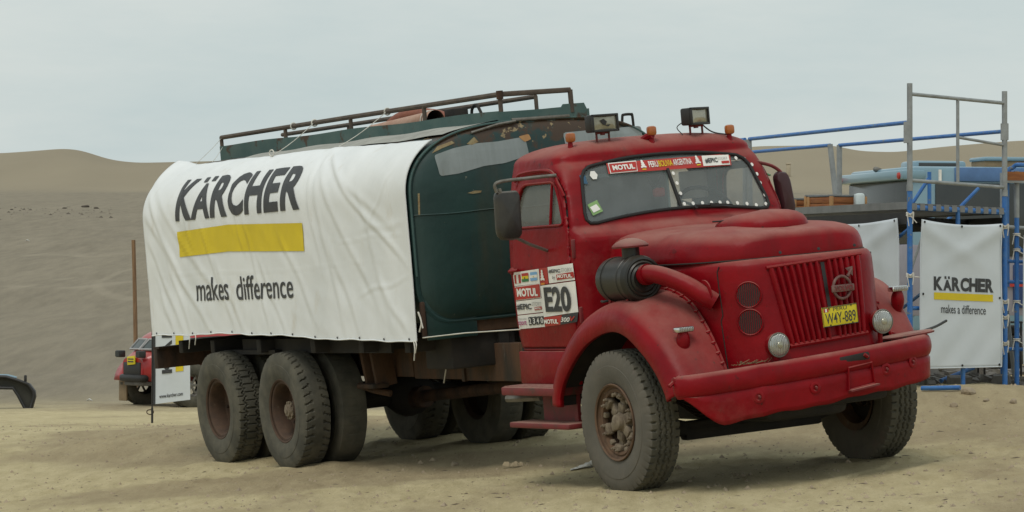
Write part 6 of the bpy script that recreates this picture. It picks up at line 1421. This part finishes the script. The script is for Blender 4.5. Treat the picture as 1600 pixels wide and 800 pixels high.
# litter
q=on_ground(905,735); bg_=MB(); bg_.grid([[Vector((-.07+.22*i/9, .05*j/5+.01*sin(i*2+j),.10*(i/9)**1.1*(1-(j/5-.45)**2*2.6)+.008*sin(i*3.1+j*2))) for j in range(6)] for i in range(10)]); o=bg_.build('plastic_bag',BAG); o.location=q; solid(o,.003,0); tag(o,'crumpled white plastic sheet tucked against the front tyre','litter')
q=on_ground(805,730); pm_=MB()
for k in range(9):
    c=Vector((random.uniform(-.09,.11),random.uniform(-.04,.04),.012)); rr_=[]
    for i in range(6): rr_.append([c+Vector((.05*(i/5-.5)+random.uniform(-.008,.008),.04*(j/4-.5),.035*sin(pi*i/5)*sin(pi*j/4)+random.uniform(-.004,.006))) for j in range(5)])
    pm_.grid(rr_)
o=pm_.build('crumpled_paper',mat('buff_paper',(.34,.28,.18),rough=.9)); o.location=q; tag(o,'crumpled buff paper scraps on the sand near the front wheel','litter')
for u,r,w_,lab in((43,377,.05,'tiny white scrap far up on the gravel slope'),(140,627,.07,'white scrap on sand left of the race car')):
    q=on_ground(u,r); sc2=w_*q.y/40; o=MB().grid([[Vector((sc2*(i/4-.5),sc2*.4*(j/3-.5),sc2*.45*sin(pi*i/4)*(.6+.4*sin(j*2+i)))) for j in range(4)] for i in range(5)]).build('white_scrap',BAG); o.location=q+Vector((0,0,.01)); solid(o,.01,0); tag(o,lab,'litter')
q=t2w((-6.62,-.93,.02)); o=MB().add([(-.07,0,0),(.07,0,0),(0,.0,.11),(-.07,.02,0),(.07,.02,0),(0,.02,.11)],[(0,1,2),(5,4,3),(0,2,5,3),(1,4,5,2),(0,3,4,1)]).build('warning_triangle',PRED,None,False); o.location=q; tag(o,'small red reflector triangle on sand between the two rear wheels','reflector')
# ---- far away -----------------------------------------------------
for u,r,px_,lab in((133,324,7,'dark boulder on the gravel crest, largest of the dark ones'),(151,326,5,'dark flat boulder right of the largest one on the crest'),(101,326,4,'dark stone with pale edge left of the largest boulder'),(18,328,3,'small dark stone at the far left of the gravel crest')):
    q=on_ground(u,r); s_=px_*q.y/5000; o=bpy.data.objects.new('boulder',rk[int(px_)%5].copy()); o.data.materials.clear(); o.data.materials.append(STONED); COL.objects.link(o); o.scale=(s_,s_,s_*.6); o.location=q+Vector((0,0,s_*.2)); tag(o,lab,'boulder','dark boulders on the gravel crest')
mb=MB()
for k in range(200):
    u=random.uniform(-40,175) if k<140 else random.uniform(-60,1500); r=random.triangular(322,345,326); q=on_ground(u,r) ; s_=random.uniform(.06,.22)*(1.2 if random.random()<.12 else .55)
    V=[Vector((s_*cos(t)*random.uniform(.7,1.4),s_*sin(t),-.05)) for t in(0,1.6,3.1,4.7)]+[Vector((0,0,s_*.6))]; mb.add([v+q for v in V],[(0,1,4),(1,2,4),(2,3,4),(3,0,4)])
tag(mb.build('crest_stones',mat('crest_stone',(.13,.11,.085),(.09,.078,.06),rough=.9,scale=2),None,False),kind='stuff')
q=on_ground(1232,276); s_=q.y/5000; o=MB(); o.box((0,0,9*s_),(7*s_,5*s_,20*s_),bev=.15).box((0,0,20*s_),(8*s_,6*s_,2.5*s_),bev=.1); o=o.build('marker_drum',mat('drum_tan',(.42,.36,.26),rough=.8)); o.location=q; tag(o,'pale tan upright drum standing far off on the dune flank','drum')
q=on_ground(1200,275); s_=q.y/5000; o=MB(); o.box((0,0,1.5*s_),(9*s_,6*s_,2.2*s_),bev=.1).box((-1*s_,0,3*s_),(4*s_,5*s_,2*s_),bev=.1); o=o.build('distant_vehicle',MATS['print_green']); o.location=q; tag(o,'tiny green vehicle far away on the dune flank','vehicle')
